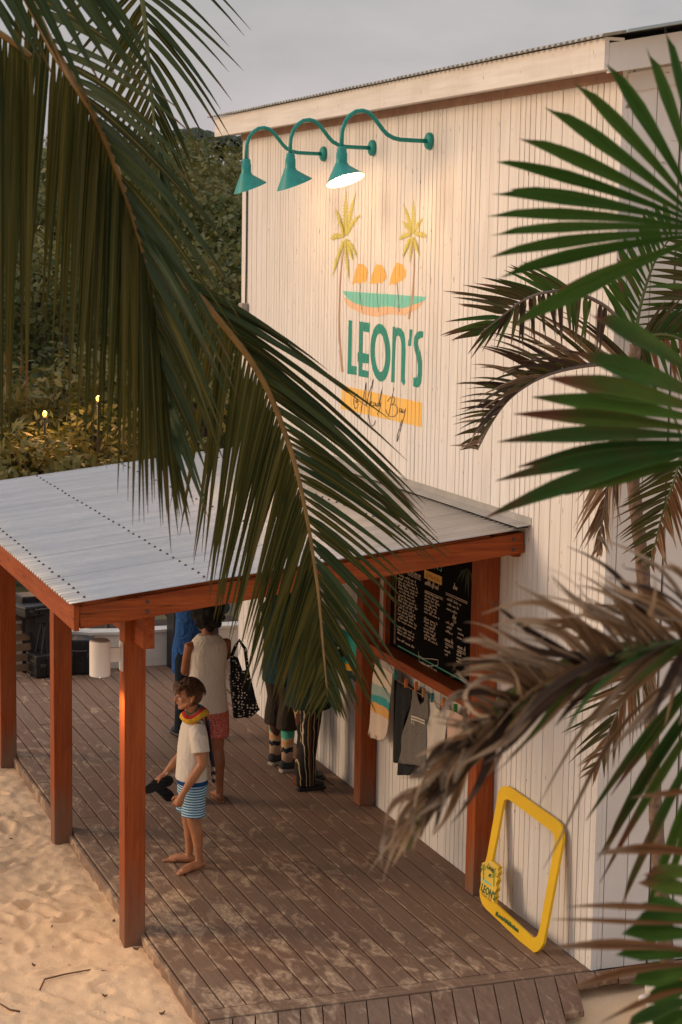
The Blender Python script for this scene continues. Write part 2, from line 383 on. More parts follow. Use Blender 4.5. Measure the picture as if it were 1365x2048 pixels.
def gable(x): return 5.53 + .2*max(0, x) if x < 3.3 else 5.53+.66-.2*(x-3.3)
x = .0425
for k in range(36):
    wd = .03 if k == 0 else .155
    g = .005 if k in (0, 1) else .016
    q = MB(); x1 = x+wd; q.slab([(x, .0015, -.004), (x1, .0015, -.004), (x1, .0015, gable(x1)-.03), (x, .0015, gable(x)-.03)], (0, .022, 0)); bevel(q.build('plank', WHITE, side), .003); x = x1+g
    if x > 5.5: break
back = MB().box((.13, LB-.1, -.1), (5.6, LB-.03, 5.5)).build('rear_wall', WHITEM, house)
MB().box((5.5, .1, -.1), (5.6, LB-.1, 5.5)).build('far_wall', WHITEM, house)
fas = MB().box((-.205, -.15, 5.468), (-.175, 7.72, 5.648)).build('fascia', WHITEH, house); bevel(fas, .003)
MB().box((-.174, -.14, 5.49), (.011, 7.7, 5.512)).build('soffit', WHITE, house)
MB().box((-.016, .003, 5.43), (-.0025, LB, 5.489)).build('eave_batten', plain('pink_stained_batten', (.33, .19, .13), .7), house)
bo = MB(); bo.slab([(-.174, -.15, 5.45), (-.174, -.15, 5.62), (3.3, -.15, 6.30), (3.3, -.15, 6.10)], (0, .03, 0)); bevel(bo.build('barge_board', WHITE, house), .003)
MB().slab([(-.174, -.118, 5.50), (-.174, -.118, 5.52), (3.3, -.118, 6.2), (3.3, -.118, 6.17)], (0, .12, 0)).build('verge_soffit', WHITE, house)
MB().slab([(.03, -.022, 5.36), (.03, -.022, 5.47), (3.3, -.022, 6.12), (3.3, -.022, 6.0)], (0, .02, 0)).build('verge_batten', WHITE, house)
MB().box((-.2, -.152, 5.634), (-.08, -.12, 5.652)).build('fascia_cap', WHITE, house)
def corr(y0, y1, a, c, mat_, parent, per=.0762, amp=.0085, rows=5, sag=0):
    q = MB(); n = int((y1-y0)/per*8)+1; a = Vector(a); c = Vector(c)
    for r in range(rows+1):
        t = r/rows
        for k in range(n+1):
            yy = y0+(y1-y0)*k/n; p = a.lerp(c, t); q.v.append((p.x, yy, p.z+amp*math.cos(2*math.pi*yy/per)+sag*math.sin(t*math.pi)))
    q.f = [(r*(n+1)+k, r*(n+1)+k+1, (r+1)*(n+1)+k+1, (r+1)*(n+1)+k) for r in range(rows) for k in range(n)]; q.m = [0]*len(q.f)
    o = q.build('roof_sheet', mat_, parent, smooth=True, recalc=False); m = o.modifiers.new('solid', 'SOLIDIFY'); m.thickness = .0025; m.offset = -1; return o
roof = MB().box((3.2, -.2, 6.30), (3.4, 7.8, 6.33)).build('roof', OLDTIN, house)
y = -.24
for k in range(10):
    corr(y, min(y+.838, 7.84), (-.255, 0, 5.652+.0012*(k % 2)), (3.32, 0, 6.35+.0012*(k % 2)), OLDTIN, roof); corr(y, min(y+.838, 7.84), (3.28, 0, 6.352), (5.8, 0, 5.86), OLDTIN, roof, rows=2); y += .80
MB().slab([(-.12, -.262, 5.672), (-.12, -.262, 5.688), (3.3, -.262, 6.372), (3.3, -.262, 6.356)], (0, .11, 0)).build('verge_flashing', metal_mat('blue_grey_flashing', (.30, .40, .40), (.40, .50, .50), .5, .2), house)
# electrical junction box with its conduit
jb = MB().box((-.07, 7.22, 3.80), (-.002, 7.33, 3.90)).build('junction_box', plain('grey_box', (.30, .26, .24), .6), house); bevel(jb, .006)
MB().tube([(-.014, 7.275, 3.90), (-.012, 7.275, 4.3), (-.012, 7.28, 5.42)], .009).tube([(-.03, 7.33, 3.85), (-.03, 7.42, 3.85), (.03, 7.5, 3.85)], .014).tube([(-.03, 7.275, 3.8), (-.03, 7.275, 3.74)], .012).build('conduit', DARKM, jb, smooth=True)

# ------------------------------------------------------------------ mural painted on the boards
mural = link('mural', None, house)
def paint(name, polys, mat_, dx=.0016, parent=None):
    """flat paint on the faces of the boards: cut away where the joints run"""
    q = MB()
    for i_, pl in enumerate(polys): q.poly([(-dx-i_*.00003, p[0], p[1]) for p in pl])
    me = bpy.data.meshes.new(name); me.from_pydata(q.v, [], q.f); bm = bmesh.new(); bm.from_mesh(me)
    ys_ = [v.co.y for v in bm.verts]; lo, hi = min(ys_), max(ys_)
    gs = [g for g in GROOVES if g[1] > lo and g[0] < hi]
    for g in gs:
        for yy in g:
            bmesh.ops.bisect_plane(bm, geom=bm.verts[:]+bm.edges[:]+bm.faces[:], plane_co=(0, yy, 0), plane_no=(0, 1, 0))
    kill = [f for f in bm.faces if any(g[0] < f.calc_center_median().y < g[1] for g in gs)]
    bmesh.ops.delete(bm, geom=kill, context='FACES')
    bmesh.ops.recalc_face_normals(bm, faces=bm.faces); bm.to_mesh(me); bm.free(); me.materials.append(mat_)
    return link(name, me, parent or mural)
def paintmat(name, col, thin=.25):
    m = Mat(name, col, .55); p = m.coord('Position', (1, 30, 2)); f = m.noise(p, 2, 5); g = m.noise(m.coord('Position', (1, 60, 6)), 3, 5, lo=.6, hi=.8)
    c = m.mix(m.math('MULTIPLY', f, thin), col, tuple(min(1, x*1.3+.03) for x in col)); m.color(m.mix(m.math('MULTIPLY', g, .35), c, (.7, .66, .6))); return m.m
def zp(x, y, ox, oy, s): return (ox+x/s, oy+y/s)
def mz(x, y):                                    # traced mural point to (y, z) on the wall
    p = onwall(*zp(x, y, 600, 360, 3.794)); return (p.y, p.z)
P_GREEN = paintmat('mural_green', (.008, .23, .17), .15); P_YEL = paintmat('mural_yellow', (.82, .47, .10)); P_ORG = paintmat('mural_amber', (.78, .42, .09)); P_AQ = paintmat('mural_aqua', (.16, .52, .42))
P_SND = paintmat('mural_sand', (.72, .46, .27)); P_TRK = paintmat('mural_trunk', (.44, .27, .17)); P_LF = paintmat('mural_leaf', (.50, .45, .09), .6); P_BLK = paintmat('mural_ink', (.03, .025, .022))
letters = {
 'l': [(372, 1062), (398, 1068), (392, 1408), (433, 1415), (432, 1480), (362, 1470)],
 'e': [(453, 1073), (533, 1085), (531, 1157), (481, 1147), (478, 1312), (526, 1322), (524, 1392), (476, 1388), (474, 1438), (523, 1452), (522, 1501), (444, 1488), (446, 1385), (440, 1375), (440, 1310), (448, 1305)],
 'n': [(706, 1112), (729, 1117), (731, 1132), (745, 1118), (768, 1126), (790, 1155), (800, 1195), (804, 1300), (798, 1500), (802, 1535), (790, 1562), (770, 1525), (772, 1300), (770, 1230), (762, 1192), (748, 1178), (735, 1188), (729, 1230), (722, 1400), (720, 1537), (694, 1533), (702, 1300)],
 'q': [(832, 1132), (857, 1135), (846, 1260), (822, 1258), (826, 1212), (832, 1205)],
 's': [(938, 1150), (936, 1195), (915, 1198), (900, 1212), (897, 1240), (905, 1275), (925, 1340), (930, 1400), (928, 1480), (922, 1540), (905, 1568), (885, 1575), (862, 1565), (863, 1498), (880, 1500), (893, 1495), (897, 1460), (897, 1400), (888, 1350), (872, 1290), (865, 1240), (870, 1190), (888, 1158), (912, 1145)]}
for k, pl in letters.items(): paint('letter', [[mz(*p) for p in pl]], P_GREEN)
ring = []
for k in range(28):
    a0, a1 = 2*math.pi*k/28, 2*math.pi*(k+1)/28
    ring.append([mz(613+76*math.cos(a0)+6*math.sin(a0), 1310+220*math.sin(a0)), mz(613+76*math.cos(a1)+6*math.sin(a1), 1310+220*math.sin(a1)), mz(611+40*math.cos(a1)+4*math.sin(a1), 1310+147*math.sin(a1)), mz(611+40*math.cos(a0)+4*math.sin(a0), 1310+147*math.sin(a0))])
paint('letter', ring, P_GREEN)
paint('banner', [[mz(*p) for p in ((325, 1560), (928, 1690), (925, 1875), (312, 1735))]], P_YEL)
shore = [(370, 905), (420, 935), (480, 955), (540, 965), (590, 967), (640, 960), (700, 962), (760, 972), (800, 970), (850, 950), (900, 935), (945, 915)]
paint('lagoon', [[mz(*p) for p in [(325, 842), (965, 887)]+shore[::-1]+[(345, 875)]]], P_AQ)
paint('shore', [[mz(*p) for p in [(335, 890)]+shore+[(920, 950), (880, 985), (850, 1000), (795, 1028), (740, 1025), (690, 1015), (640, 1025), (590, 1038), (540, 1030), (480, 1018), (420, 985), (380, 970), (345, 930)]]], P_SND)
umb = [[(445, 635), (485, 640), (510, 670), (520, 705), (512, 750), (495, 785), (480, 770), (460, 790), (430, 778), (398, 793), (410, 740), (425, 680)], [(580, 640), (625, 645), (650, 690), (662, 740), (640, 765), (620, 785), (600, 780), (570, 785), (530, 785), (545, 730), (562, 680)], [(735, 625), (780, 640), (808, 690), (805, 735), (775, 765), (745, 775), (720, 795), (700, 785), (680, 800), (690, 745), (710, 680)]]
for u in umb: paint('painted_umbrella', [[mz(*p) for p in u]], P_ORG)
def stroke(pts, wd):                             # traced polyline to a list of quads
    out_ = []
    for i in range(len(pts)-1):
        (x0, y0), (x1, y1) = pts[i], pts[i+1]; w0 = wd if not hasattr(wd, '__len__') else wd[i]; w1 = wd if not hasattr(wd, '__len__') else wd[i+1]
        l = math.hypot(x1-x0, y1-y0) or 1; nx_, ny_ = -(y1-y0)/l, (x1-x0)/l
        ex, ey = (x1-x0)/l*min(w0, 3)*.4, (y1-y0)/l*min(w0, 3)*.4
        out_.append([mz(x0-ex+nx_*w0/2, y0-ey+ny_*w0/2), mz(x1+ex+nx_*w1/2, y1+ey+ny_*w1/2), mz(x1+ex-nx_*w1/2, y1+ey-ny_*w1/2), mz(x0-ex-nx_*w0/2, y0-ey-ny_*w0/2)])
    return out_
for pts in ([(460, 785), (461, 812), (458, 850), (472, 985)], [(590, 785), (590, 822), (588, 860), (600, 998)], [(740, 780), (748, 880), (758, 1000)]): paint('painted_pole', stroke(pts, 3.2), P_BLK, .0024)
for tk in ([(342, 485), (325, 580), (312, 700), (305, 850), (300, 1050), (302, 1200), (312, 1330), (325, 1455)], [(863, 440), (872, 560), (870, 680), (862, 820), (850, 930), (830, 1055)]): paint('painted_trunk', stroke(tk, [9+i*1.1 for i in range(len(tk))]), P_TRK, .0024)
rr = random.Random(2)
for (cx, cy), tips in (((345, 440), [(352, 60, 30), (430, 90, 24), (465, 262, 26), (275, 215, 26), (232, 450, 40), (250, 740, 26), (378, 770, 22), (412, 620, 26), (446, 600, 26), (310, 300, 18)]), ((858, 420), [(866, 145, 26), (786, 175, 22), (936, 290, 24), (780, 312, 24), (754, 455, 34), (972, 436, 34), (780, 605, 22), (838, 640, 20), (916, 585, 24)])):
    pls = []
    for tx, ty, wd in tips:
        n = 15; dx, dy = tx-cx, ty-cy; l = math.hypot(dx, dy); bx, by = (0, -1) ; arch = .22*l*(abs(dx)/l)
        sp = [(cx+dx*i/n, cy+dy*i/n-arch*4*(i/n)*(1-i/n)) for i in range(n+1)]
        for i in range(1, n):
            px, py = sp[i]; qx, qy = sp[i+1]; hw = wd*.85*math.sin(math.pi*min(1, (i+.5)/n*.8+.2))
            ux, uy = (qx-px), (qy-py); ll = math.hypot(ux, uy) or 1; nx_, ny_ = -uy/ll, ux/ll
            for sgn in (-1, 1):
                k = rr.uniform(.75, 1.15)*hw; ex, ey = px+nx_*k*sgn+ux/ll*hw*1.0, py+ny_*k*sgn+uy/ll*hw*1.0+hw*.25
                pls.append([mz(px, py), mz(ex, ey), mz(qx+ux*.35, qy+uy*.35), mz(qx, qy)])
    paint('painted_fronds', pls, P_LF, .003)
script = [[(449, 1650), (440, 1625), (425, 1630), (412, 1665), (412, 1700), (425, 1735), (440, 1725), (448, 1700)], [(440, 1665), (430, 1668), (426, 1685), (434, 1690), (440, 1668), (441, 1690), (449, 1680)],
 [(445, 1780), (455, 1792), (466, 1770), (478, 1690), (505, 1538), (503, 1640), (507, 1715), (522, 1640), (560, 1513), (545, 1610), (530, 1720), (525, 1800), (535, 1850), (550, 1868), (568, 1855), (576, 1825)],
 [(536, 1705), (550, 1690), (548, 1675), (538, 1690), (545, 1722), (560, 1710)], [(575, 1690), (562, 1690), (560, 1715), (572, 1712), (577, 1690), (579, 1715), (590, 1705)], [(602, 1695), (590, 1695), (588, 1720), (600, 1715), (628, 1573), (606, 1718), (614, 1712)], [(614, 1712), (618, 1690), (612, 1730), (592, 1775), (600, 1790)],
 [(716, 1576), (704, 1640), (690, 1720), (676, 1795)], [(668, 1680), (690, 1650), (715, 1645), (724, 1665), (716, 1695), (695, 1705), (728, 1705), (745, 1730), (742, 1770), (720, 1795), (690, 1795), (665, 1775), (655, 1740)],
 [(772, 1735), (760, 1735), (757, 1760), (768, 1762), (775, 1738), (776, 1765), (785, 1755)], [(785, 1740), (783, 1768), (795, 1760), (806, 1735), (795, 1790), (770, 1880), (750, 1960), (740, 1985), (742, 1940), (756, 1890), (778, 1820)]]
for st_ in script: paint('pen_stroke', stroke(st_, 4.2), P_BLK, .0032)

# ================================================================== PORCH
porch = thing('porch_canopy', 'open porch of reddish timber posts under a corrugated metal roof', 'porch')
ROWS = (1.474, 3.69, 5.96)
for y in ROWS:
    o = MB().box((-.07, 0, 0), (.07, .14, 2.33)).build('post', REDZ, porch, loc=(-2.542, y, -.16)); bevel(o, .006)
for y in ROWS:
    o = MB().box((-.07, 0, 0), (.068, .14, 2.52)).build('post', REDZ, porch, loc=(-.0715, y, -.002)); bevel(o, .006)
def roofz(x): return 2.28+(x+3.06)*(.36/3.06)
def beam(name, p, q, wx, wz, mat_, par=porch): 
    p = Vector(p); q = Vector(q); c = (p+q)/2; o = MB().bar(p-c, q-c, wx, wz).build(name, mat_, par, loc=c); bevel(o, .005); return o
beam('rake_beam', (-2.985, 1.122, 2.180), (-.012, 1.122, 2.531), .045, .138, REDX)
beam('eave_beam', (-3.004, 1.085, 2.180), (-3.004, 6.46, 2.180), .034, .158, REDY)
beam('post_beam', (-2.514, 1.235, 2.055), (-2.514, 6.40, 2.055), .074, .245, REDY)
beam('ledger', (-.03, 1.16, 2.50), (-.03, 6.45, 2.50), .05, .15, REDY)
for (bx_, bz_) in ((-.09, .035), (-.09, -.035), (-2.56, .03), (-2.56, -.03), (-1.5, 0)):
    q = MB(); zc = 2.180+(bx_+2.985)*(.351/2.973)+bz_; q.tube([(bx_, 1.0975, zc), (bx_, 1.0915, zc)], .011, 8); q.build('bolt', DARKM, porch)
for k in range(7):
    y = 1.55+.8*k
    beam('rafter', (-2.98, y, roofz(-2.98)-.095), (-.06, y, roofz(-.06)-.095), .045, .13, REDX)
beam('rafter', (-2.98, 6.44, roofz(-2.98)-.095), (-.06, 6.44, roofz(-.06)-.095), .045, .13, REDX)
MB().bar((-2.95, 1.13, roofz(-2.95)-.04), (-2.75, 1.13, roofz(-2.75)-.04), .04, .05).build('packing_block', REDX, porch)
MB().bar((-.9, 1.13, roofz(-.9)-.045), (-.25, 1.13, roofz(-.25)-.045), .03, .04).build('packing_block', REDX, porch)
y = 1.04
for k in range(7):
    corr(y, min(y+.838, 6.54), (-3.06, 0, 2.284+.0014*(k % 2)), (-.012, 0, 2.640+.0014*(k % 2)), TIN, porch, rows=8, amp=.0085); y += .783
q = MB()
for xx in (-2.955, -2.19, -1.43, -.66):
    yy = 1.105
    while yy < 6.45:
        z = 2.284+(xx+3.06)*(.356/3.048)+.009; yj = yy+random.uniform(-.012, .012); xj = xx+random.uniform(-.006, .006)
        q.rings([(xj, yj, z, .011, .011), (xj, yj, z+.003, .011, .011), (xj, yj, z+.004, .007, .007), (xj, yj, z+.010, .006, .006)], 8); yy += .1524
q.build('screws', DARKM, porch, kind='stuff')
q = MB(); q.v = [(-.0035, 1.02, 2.705), (-.006, 1.02, 2.66), (-.10, 1.02, 2.648), (-.0035, 6.56, 2.705), (-.006, 6.56, 2.66), (-.10, 6.56, 2.648)]
q.f = [(0, 1, 4, 3), (1, 2, 5, 4)]; q.m = [0, 0]; o = q.build('flashing', FLASH, porch, recalc=False); m = o.modifiers.new('s', 'SOLIDIFY'); m.thickness = .003; m.offset = 1
# wall sconce on the corner post
sc = thing('post_sconce', 'white cylindrical sconce on the left side of the near corner post', 'lamp', (-2.613, 1.53, 1.83))
SCW = plain('white_sconce_metal', (.74, .68, .62), .5, var=.06)
o = MB().rings([(-.145, 0, -.115, .066, .066), (-.145, 0, .108, .066, .066), (-.145, 0, .112, .060, .060)], 28).build('shade', SCW, sc); bevel(o, .004)
MB().rings([(-.145, 0, .1125, .056, .056), (-.145, 0, .118, .054, .054)], 24).build('cap', plain('sconce_cap', (.22, .17, .14), .6), sc)
MB().box((-.09, -.012, -.03), (-.012, .012, .06)).build('bracket', SCW, sc); MB().box((-.0125, -.035, -.09), (-.001, .035, .10)).build('back_plate', SCW, sc)
ld = bpy.data.lights.new('sconce_light', 'SPOT'); ld.energy = 26; ld.color = (1, .62, .3); ld.spot_size = R(110); ld.spot_blend = .8; ld.shadow_soft_size = .03
lo_ = bpy.data.objects.new('sconce_light', ld); COL.objects.link(lo_); lo_.parent = sc; lo_.location = (-.125, 0, -.135)
MB().rings([(-.145, 0, -.13, .004, .004), (-.145, 0, -.1155, .032, .032)], 12).build('lens', emis('sconce_lens', (1, .93, .82), 3), sc)

# ================================================================== GOOSENECK LAMPS
LBL = ['farthest of three teal gooseneck lamps on the mural wall, nearest the left roof end', 'middle one of three teal gooseneck lamps on the mural wall', 'nearest of three teal gooseneck lamps, its bright white inside showing']
ENAM = plain('white_enamel', (.85, .82, .76), .4, var=.05); BULB = emis('lamp_bulb', (1, .74, .45), 22)
for (yy, lb) in zip((5.148, 4.012, 2.867), LBL):
    t = thing('gooseneck_lamp', lb, 'lamp', (0, yy, 5.212), group='gooseneck lamps over the mural')
    arm = [(0, 0), (-.12, 0), (-.235, .002), (-.29, .012), (-.34, .036), (-.375, .068), (-.41, .11), (-.455, .162), (-.495, .188), (-.535, .197), (-.585, .188), (-.63, .158), (-.665, .11), (-.684, .055), (-.688, 0), (-.688, -.08)]
    MB().tube([(x, 0, z) for x, z in arm], .0155, 12).build('arm', TEAL, t, smooth=True)
    o = MB().add(*[[], []]); 
    q = MB(); n = 24
    for i, (xx, r_) in enumerate(((-.0025, .062), (-.02, .062), (-.032, .052), (-.036, .03))):
        for k in range(n): q.v.append((xx, r_*math.cos(2*math.pi*k/n), r_*math.sin(2*math.pi*k/n)))
    q.f = [(i*n+k, i*n+(k+1) % n, (i+1)*n+(k+1) % n, (i+1)*n+k) for i in range(3) for k in range(n)]+[tuple(range(n)), tuple(3*n+k for k in range(n))]; q.m = [0]*len(q.f); q.build('wall_plate', TEAL, t)
    prof = [(-.686, -.06, .026), (-.686, -.075, .034), (-.686, -.105, .036), (-.686, -.106, .040), (-.686, -.17, .041), (-.685, -.19, .05)]
    q = MB(); n = 32; rings_ = []
    for cx, cz, r_ in prof: rings_.append([(cx+r_*math.cos(2*math.pi*k/n), r_*math.sin(2*math.pi*k/n), cz) for k in range(n)])
    rc = Vector((-.650, 0, -.300)); ax = Vector((.93, 0, .37)).normalized(); rr_ = .146
    rim = [rc+ax*rr_*math.cos(2*math.pi*k/n)+Vector((0, 1, 0))*rr_*math.sin(2*math.pi*k/n) for k in range(n)]
    rings_.append([tuple(Vector(a).lerp(b_, .5)) for a, b_ in zip(rings_[-1], rim)]); rings_.append([tuple(v) for v in rim])
    for rg in rings_: q.v += rg
    N = len(rings_); q.f = [(i*n+k, i*n+(k+1) % n, (i+1)*n+(k+1) % n, (i+1)*n+k) for i in range(N-1) for k in range(n)]+[tuple(range(n))]; q.m = [0]*len(q.f)
    o = q.build('shade', TEAL, t, smooth=True)
    q = MB(); ctr = Vector((-.68, 0, -.2))
    a_ = [Vector(v) for v in rings_[5]]; sh = 0.965
    inn = [[ctr.lerp(v, .9) for v in a_], [Vector(v).lerp(ctr, .06) for v in rings_[6]], [rc+(v-rc)*.985 for v in rim]]
    for rg in inn: q.v += [tuple(v) for v in rg]
    q.f = [(i*n+(k+1) % n, i*n+k, (i+1)*n+k, (i+1)*n+(k+1) % n) for i in range(2) for k in range(n)]+[tuple(range(n))]; q.m = [0]*len(q.f); q.build('shade_liner', ENAM, t, smooth=True, recalc=False)
    MB().ball((-.672, 0, -.235), (.03, .03, .035)).build('bulb', BULB, t, smooth=True)
    if yy < 3:                                        # the near shade is turned on its arm, opening towards the mural side
        for ch in t.children:
            if ch.name.split('.')[0] in ('shade', 'shade_liner', 'bulb'):
                cc = Vector((-.686, 0, 0)); ch.matrix_local = Matrix.Translation(cc) @ Matrix.Rotation(R(-58), 4, 'Z') @ Matrix.Translation(-cc)
    ld = bpy.data.lights.new('lamp_light', 'POINT'); ld.energy = 9.5; ld.color = (1, .55, .24); ld.shadow_soft_size = .035
    lo_ = bpy.data.objects.new('lamp_light', ld); COL.objects.link(lo_); lo_.parent = t; lo_.location = (-.662, 0, -.275)

# ================================================================== MENU BOARD, SHELF, WASHING LINE
def glyphs(body, size, xdir, updir, org, mat_, name, parent, shear=0, spacing=1, thick=.0):
    c = bpy.data.curves.new(name, 'FONT'); c.body = body; c.size = size; c.shear = shear; c.space_character = spacing; c.offset = thick; c.resolution_u = 2
    o = bpy.data.objects.new(name, c); COL.objects.link(o); me = bpy.data.meshes.new_from_object(o); bpy.data.objects.remove(o)
    nrm = Vector(xdir).cross(Vector(updir)); M = Matrix((Vector(xdir), Vector(updir), nrm)).transposed().to_4x4(); M.translation = Vector(org); me.transform(M); me.materials.clear(); me.materials.append(mat_)
    return link(name, me, parent)
CHALK = plain('chalk', (.85, .72, .58), .9, var=.3, scale=60, bump=0); SLATE = plain('chalkboard_black', (.006, .005, .005), .95, var=.4, scale=5); SLATE.node_tree.nodes['Principled BSDF'].inputs['Specular IOR Level'].default_value = .08
bd = thing('menu_board', 'black chalkboard menu with hand-lettered columns and a thin green line', 'menu board', (-.03, 2.57, 1.38))
def bx(n, a, c, m_): return bevel(MB().box(a, c).build(n, m_, bd), .004)
bx('panel', (-.012, -.80, .0), (.027, .79, 1.0), SLATE)
bx('frame_side', (-.05, .792, -.0), (.026, .85, 1.05), REDZ); bx('frame_side', (-.05, -.87, -.0), (.026, -.803, 1.05), REDZ)
rs = random.Random(11)
def bl(x, y):                                 # traced point of the board to local (y, z)
    p = onwall(770+x/7.184, 1130+y/7.184, -.043); return (p.y-2.57, p.z-1.38)
def scribble(q, y0, y1, z, h, wd=.0042, xo=-.0145):
    """handwriting along falling y from y0 to y1"""
    y = y0
    while y > y1+.01:
        wl = min(rs.uniform(.04, .11), y-y1); n = max(4, int(wl/.008)); pts = []
        for i in range(n+1):
            up_ = h*(rs.choice([.55, .5, .6, 1.0, .55]) if i % 2 else rs.choice([0, 0, .05, -.25 if rs.random() < .2 else 0]))
            pts.append((y-wl*i/n, z+up_))
        for (a, b_), (c, d) in zip(pts, pts[1:]):
            l = math.hypot(c-a, d-b_) or 1; nx_, nz_ = -(d-b_)/l*wd/2, (c-a)/l*wd/2
            q.add([(xo, a+nx_, b_+nz_), (xo, c+nx_, d+nz_), (xo, c-nx_, d-nz_), (xo, a-nx_, b_-nz_)], [(0, 1, 2, 3)])
        y -= wl+rs.uniform(.016, .026)
q = MB()
def column(x0, xa, y0, y1, n, short=.3, h=.021):
    ya, za = bl(x0, y0); yb, zb = bl(x0, y1); ye = bl(xa, y0)[0]
    for i in range(n):
        z = lerp(za, zb, i/(n-1)); l = (ya-ye)*rs.uniform(1-short, 1); ind = rs.choice([0, 0, .015])
        if (i+1) % 4 == 0 and rs.random() < .25: continue
        scribble(q, ya-ind, ya-l, z, h)
column(200, 500, 150, 1080, 21); column(575, 800, 400, 1060, 15); column(895, 1110, 500, 640, 3); column(880, 1000, 830, 960, 3); column(1045, 1140, 920, 1050, 3); column(860, 960, 1180, 1290, 3); column(1035, 1130, 1250, 1390, 4)
for (x0, xa, yy, h) in ((320, 520, 95, .034), (580, 800, 280, .045), (985, 1050, 345, .05), (975, 1030, 770, .042), (865, 985, 1085, .036), (1045, 1160, 1190, .036)):
    ya, z = bl(x0, yy); scribble(q, ya, bl(xa, yy)[0], z, h, .005)
for (x0, y0, x1, y1) in ((330, 112, 520, 190), (590, 375, 840, 465), (880, 378, 1190, 545), (985, 790, 1030, 812), (870, 1115, 985, 1165), (1045, 1205, 1165, 1265)):
    (ya, za), (yb, zb) = bl(x0, y0), bl(x1, y1); z = (za+zb)/2
    for dz in (0, -.012): q.add([(-.0145, ya, z+dz), (-.0145, yb, z+dz), (-.0145, yb, z+dz-.0035), (-.0145, ya, z+dz-.0035)], [(0, 1, 2, 3)])
rib = [bl(485, 1240), bl(490, 1300), bl(560, 1345), bl(680, 1350), bl(770, 1365), bl(765, 1440), bl(680, 1450), bl(590, 1440), bl(500, 1390), bl(490, 1300)]
for (a, b_), (c, d) in zip(rib, rib[1:]):
    l = math.hypot(c-a, d-b_) or 1; nx_, nz_ = -(d-b_)/l*.002, (c-a)/l*.002; q.add([(-.0148, a+nx_, b_+nz_), (-.0148, c+nx_, d+nz_), (-.0148, c-nx_, d-nz_), (-.0148, a-nx_, b_-nz_)], [(0, 1, 2, 3)])
(ya, z) = bl(510, 1385); scribble(q, ya-.01, bl(750, 1400)[0], z-.01, .02)
q.build('chalk_writing', CHALK, bd)
GL = plain('green_chalk', (.10, .42, .27), .8, var=.1)
(ya, za), (yb, zb) = bl(190, 1155), bl(1000, 1600); zz = (za+zb)/2
MB().box((-.0150, yb-.22, zz-.004), (-.0125, ya, zz+.004)).build('green_line', GL, bd)
(ya, za), (yb, zb) = bl(575, 65), bl(820, 215); MB().box((-.016, yb, za-.062), (-.0125, ya, za)).build('amber_strip', P_ORG, bd)
glyphs('@ Meads Bay', .05, (0, -1, 0), (0, 0, 1), (-.0172, ya-.025, za-.048), plain('strip_ink', (.30, .13, .02), .8), 'strip_writing', bd, .3)
glyphs("LEON'S", .10, (0, -1, 0), (0, 0, 1), (-.0145, ya-.0, za+.035), GL, 'board_heading', bd)
q = MB()                                      # painted palms on the board
for (cx, cy, sc_) in ((1205, 40, 1), (130, 150, .6)):
    for tx, ty in ((1040, 240), (1100, 260), (1205, 470), (1270, 330), (1160, 400)):
        a = bl(cx, cy); b_ = bl(cx+(tx-1205)*sc_, cy+(ty-40)*sc_); mx, mz_ = (a[0]+b_[0])/2, (a[1]+b_[1])/2+.03
        pts = [a, (lerp(a[0], mx, .6), lerp(a[1], mz_, .7)), (mx, mz_), b_]
        for i, ((a0, b0), (c0, d0)) in enumerate(zip(pts, pts[1:])):
            w0, w1 = (.006, .016, .02, .002)[i], (.016, .02, .002, 0)[i]; q.add([(-.0152-.0002*i, a0+w0, b0), (-.0152-.0002*i, c0+w1, d0), (-.0152-.0002*i, c0-w1, d0), (-.0152-.0002*i, a0-w0, b0)], [(0, 1, 2, 3)])
q.build('painted_fronds', plain('board_leaf_green', (.045, .055, .025), .9), bd)
a, b_ = bl(130, 150), bl(140, 1130); MB().box((-.0148, b_[0]-.018, b_[1]), (-.0125, b_[0]+.012, 1.0)).build('painted_trunk', plain('board_trunk', (.20, .11, .05), .9, scale=30, var=.5), bd)

sh = MB().box((-.085, -.98, -.035), (.080, .97, .035)).build('wall_shelf', REDY); sh.location = (-.083, 2.585, 1.338); bevel(sh, .006)
tag(sh, 'long reddish timber ledge on the wall below the menu board', 'shelf')
line = thing('washing_line', 'thin cord strung below the ledge with coloured pegs', 'clothesline', (-.12, 2.6, 1.21))
MB().tube([(0, 1.02, .0), (0, .5, -.02), (0, 0, -.025), (0, -.5, -.02), (0, -1.0, .005)], .003, 6).build('cord', plain('cord', (.35, .22, .15), .8), line)
pc = [plain('peg_orange', (.75, .22, .03), .5), plain('peg_teal', (.02, .25, .22), .5), plain('peg_green', (.05, .32, .06), .5), plain('peg_wood', (.5, .3, .15), .6)]
for k, (px, py) in enumerate(((813, 1366), (833, 1372), (848, 1385), (865, 1395), (888, 1406), (911, 1417), (792, 1350), (752, 1318))):
    p = onwall(px, py, -.12); MB().box((-.012, -.006, -.035), (.012, .006, .032)).build('peg', pc[(0, 0, 3, 1, 0, 2, 1, 3)[k]], line, loc=(0, p.y-2.6, p.z-1.21))
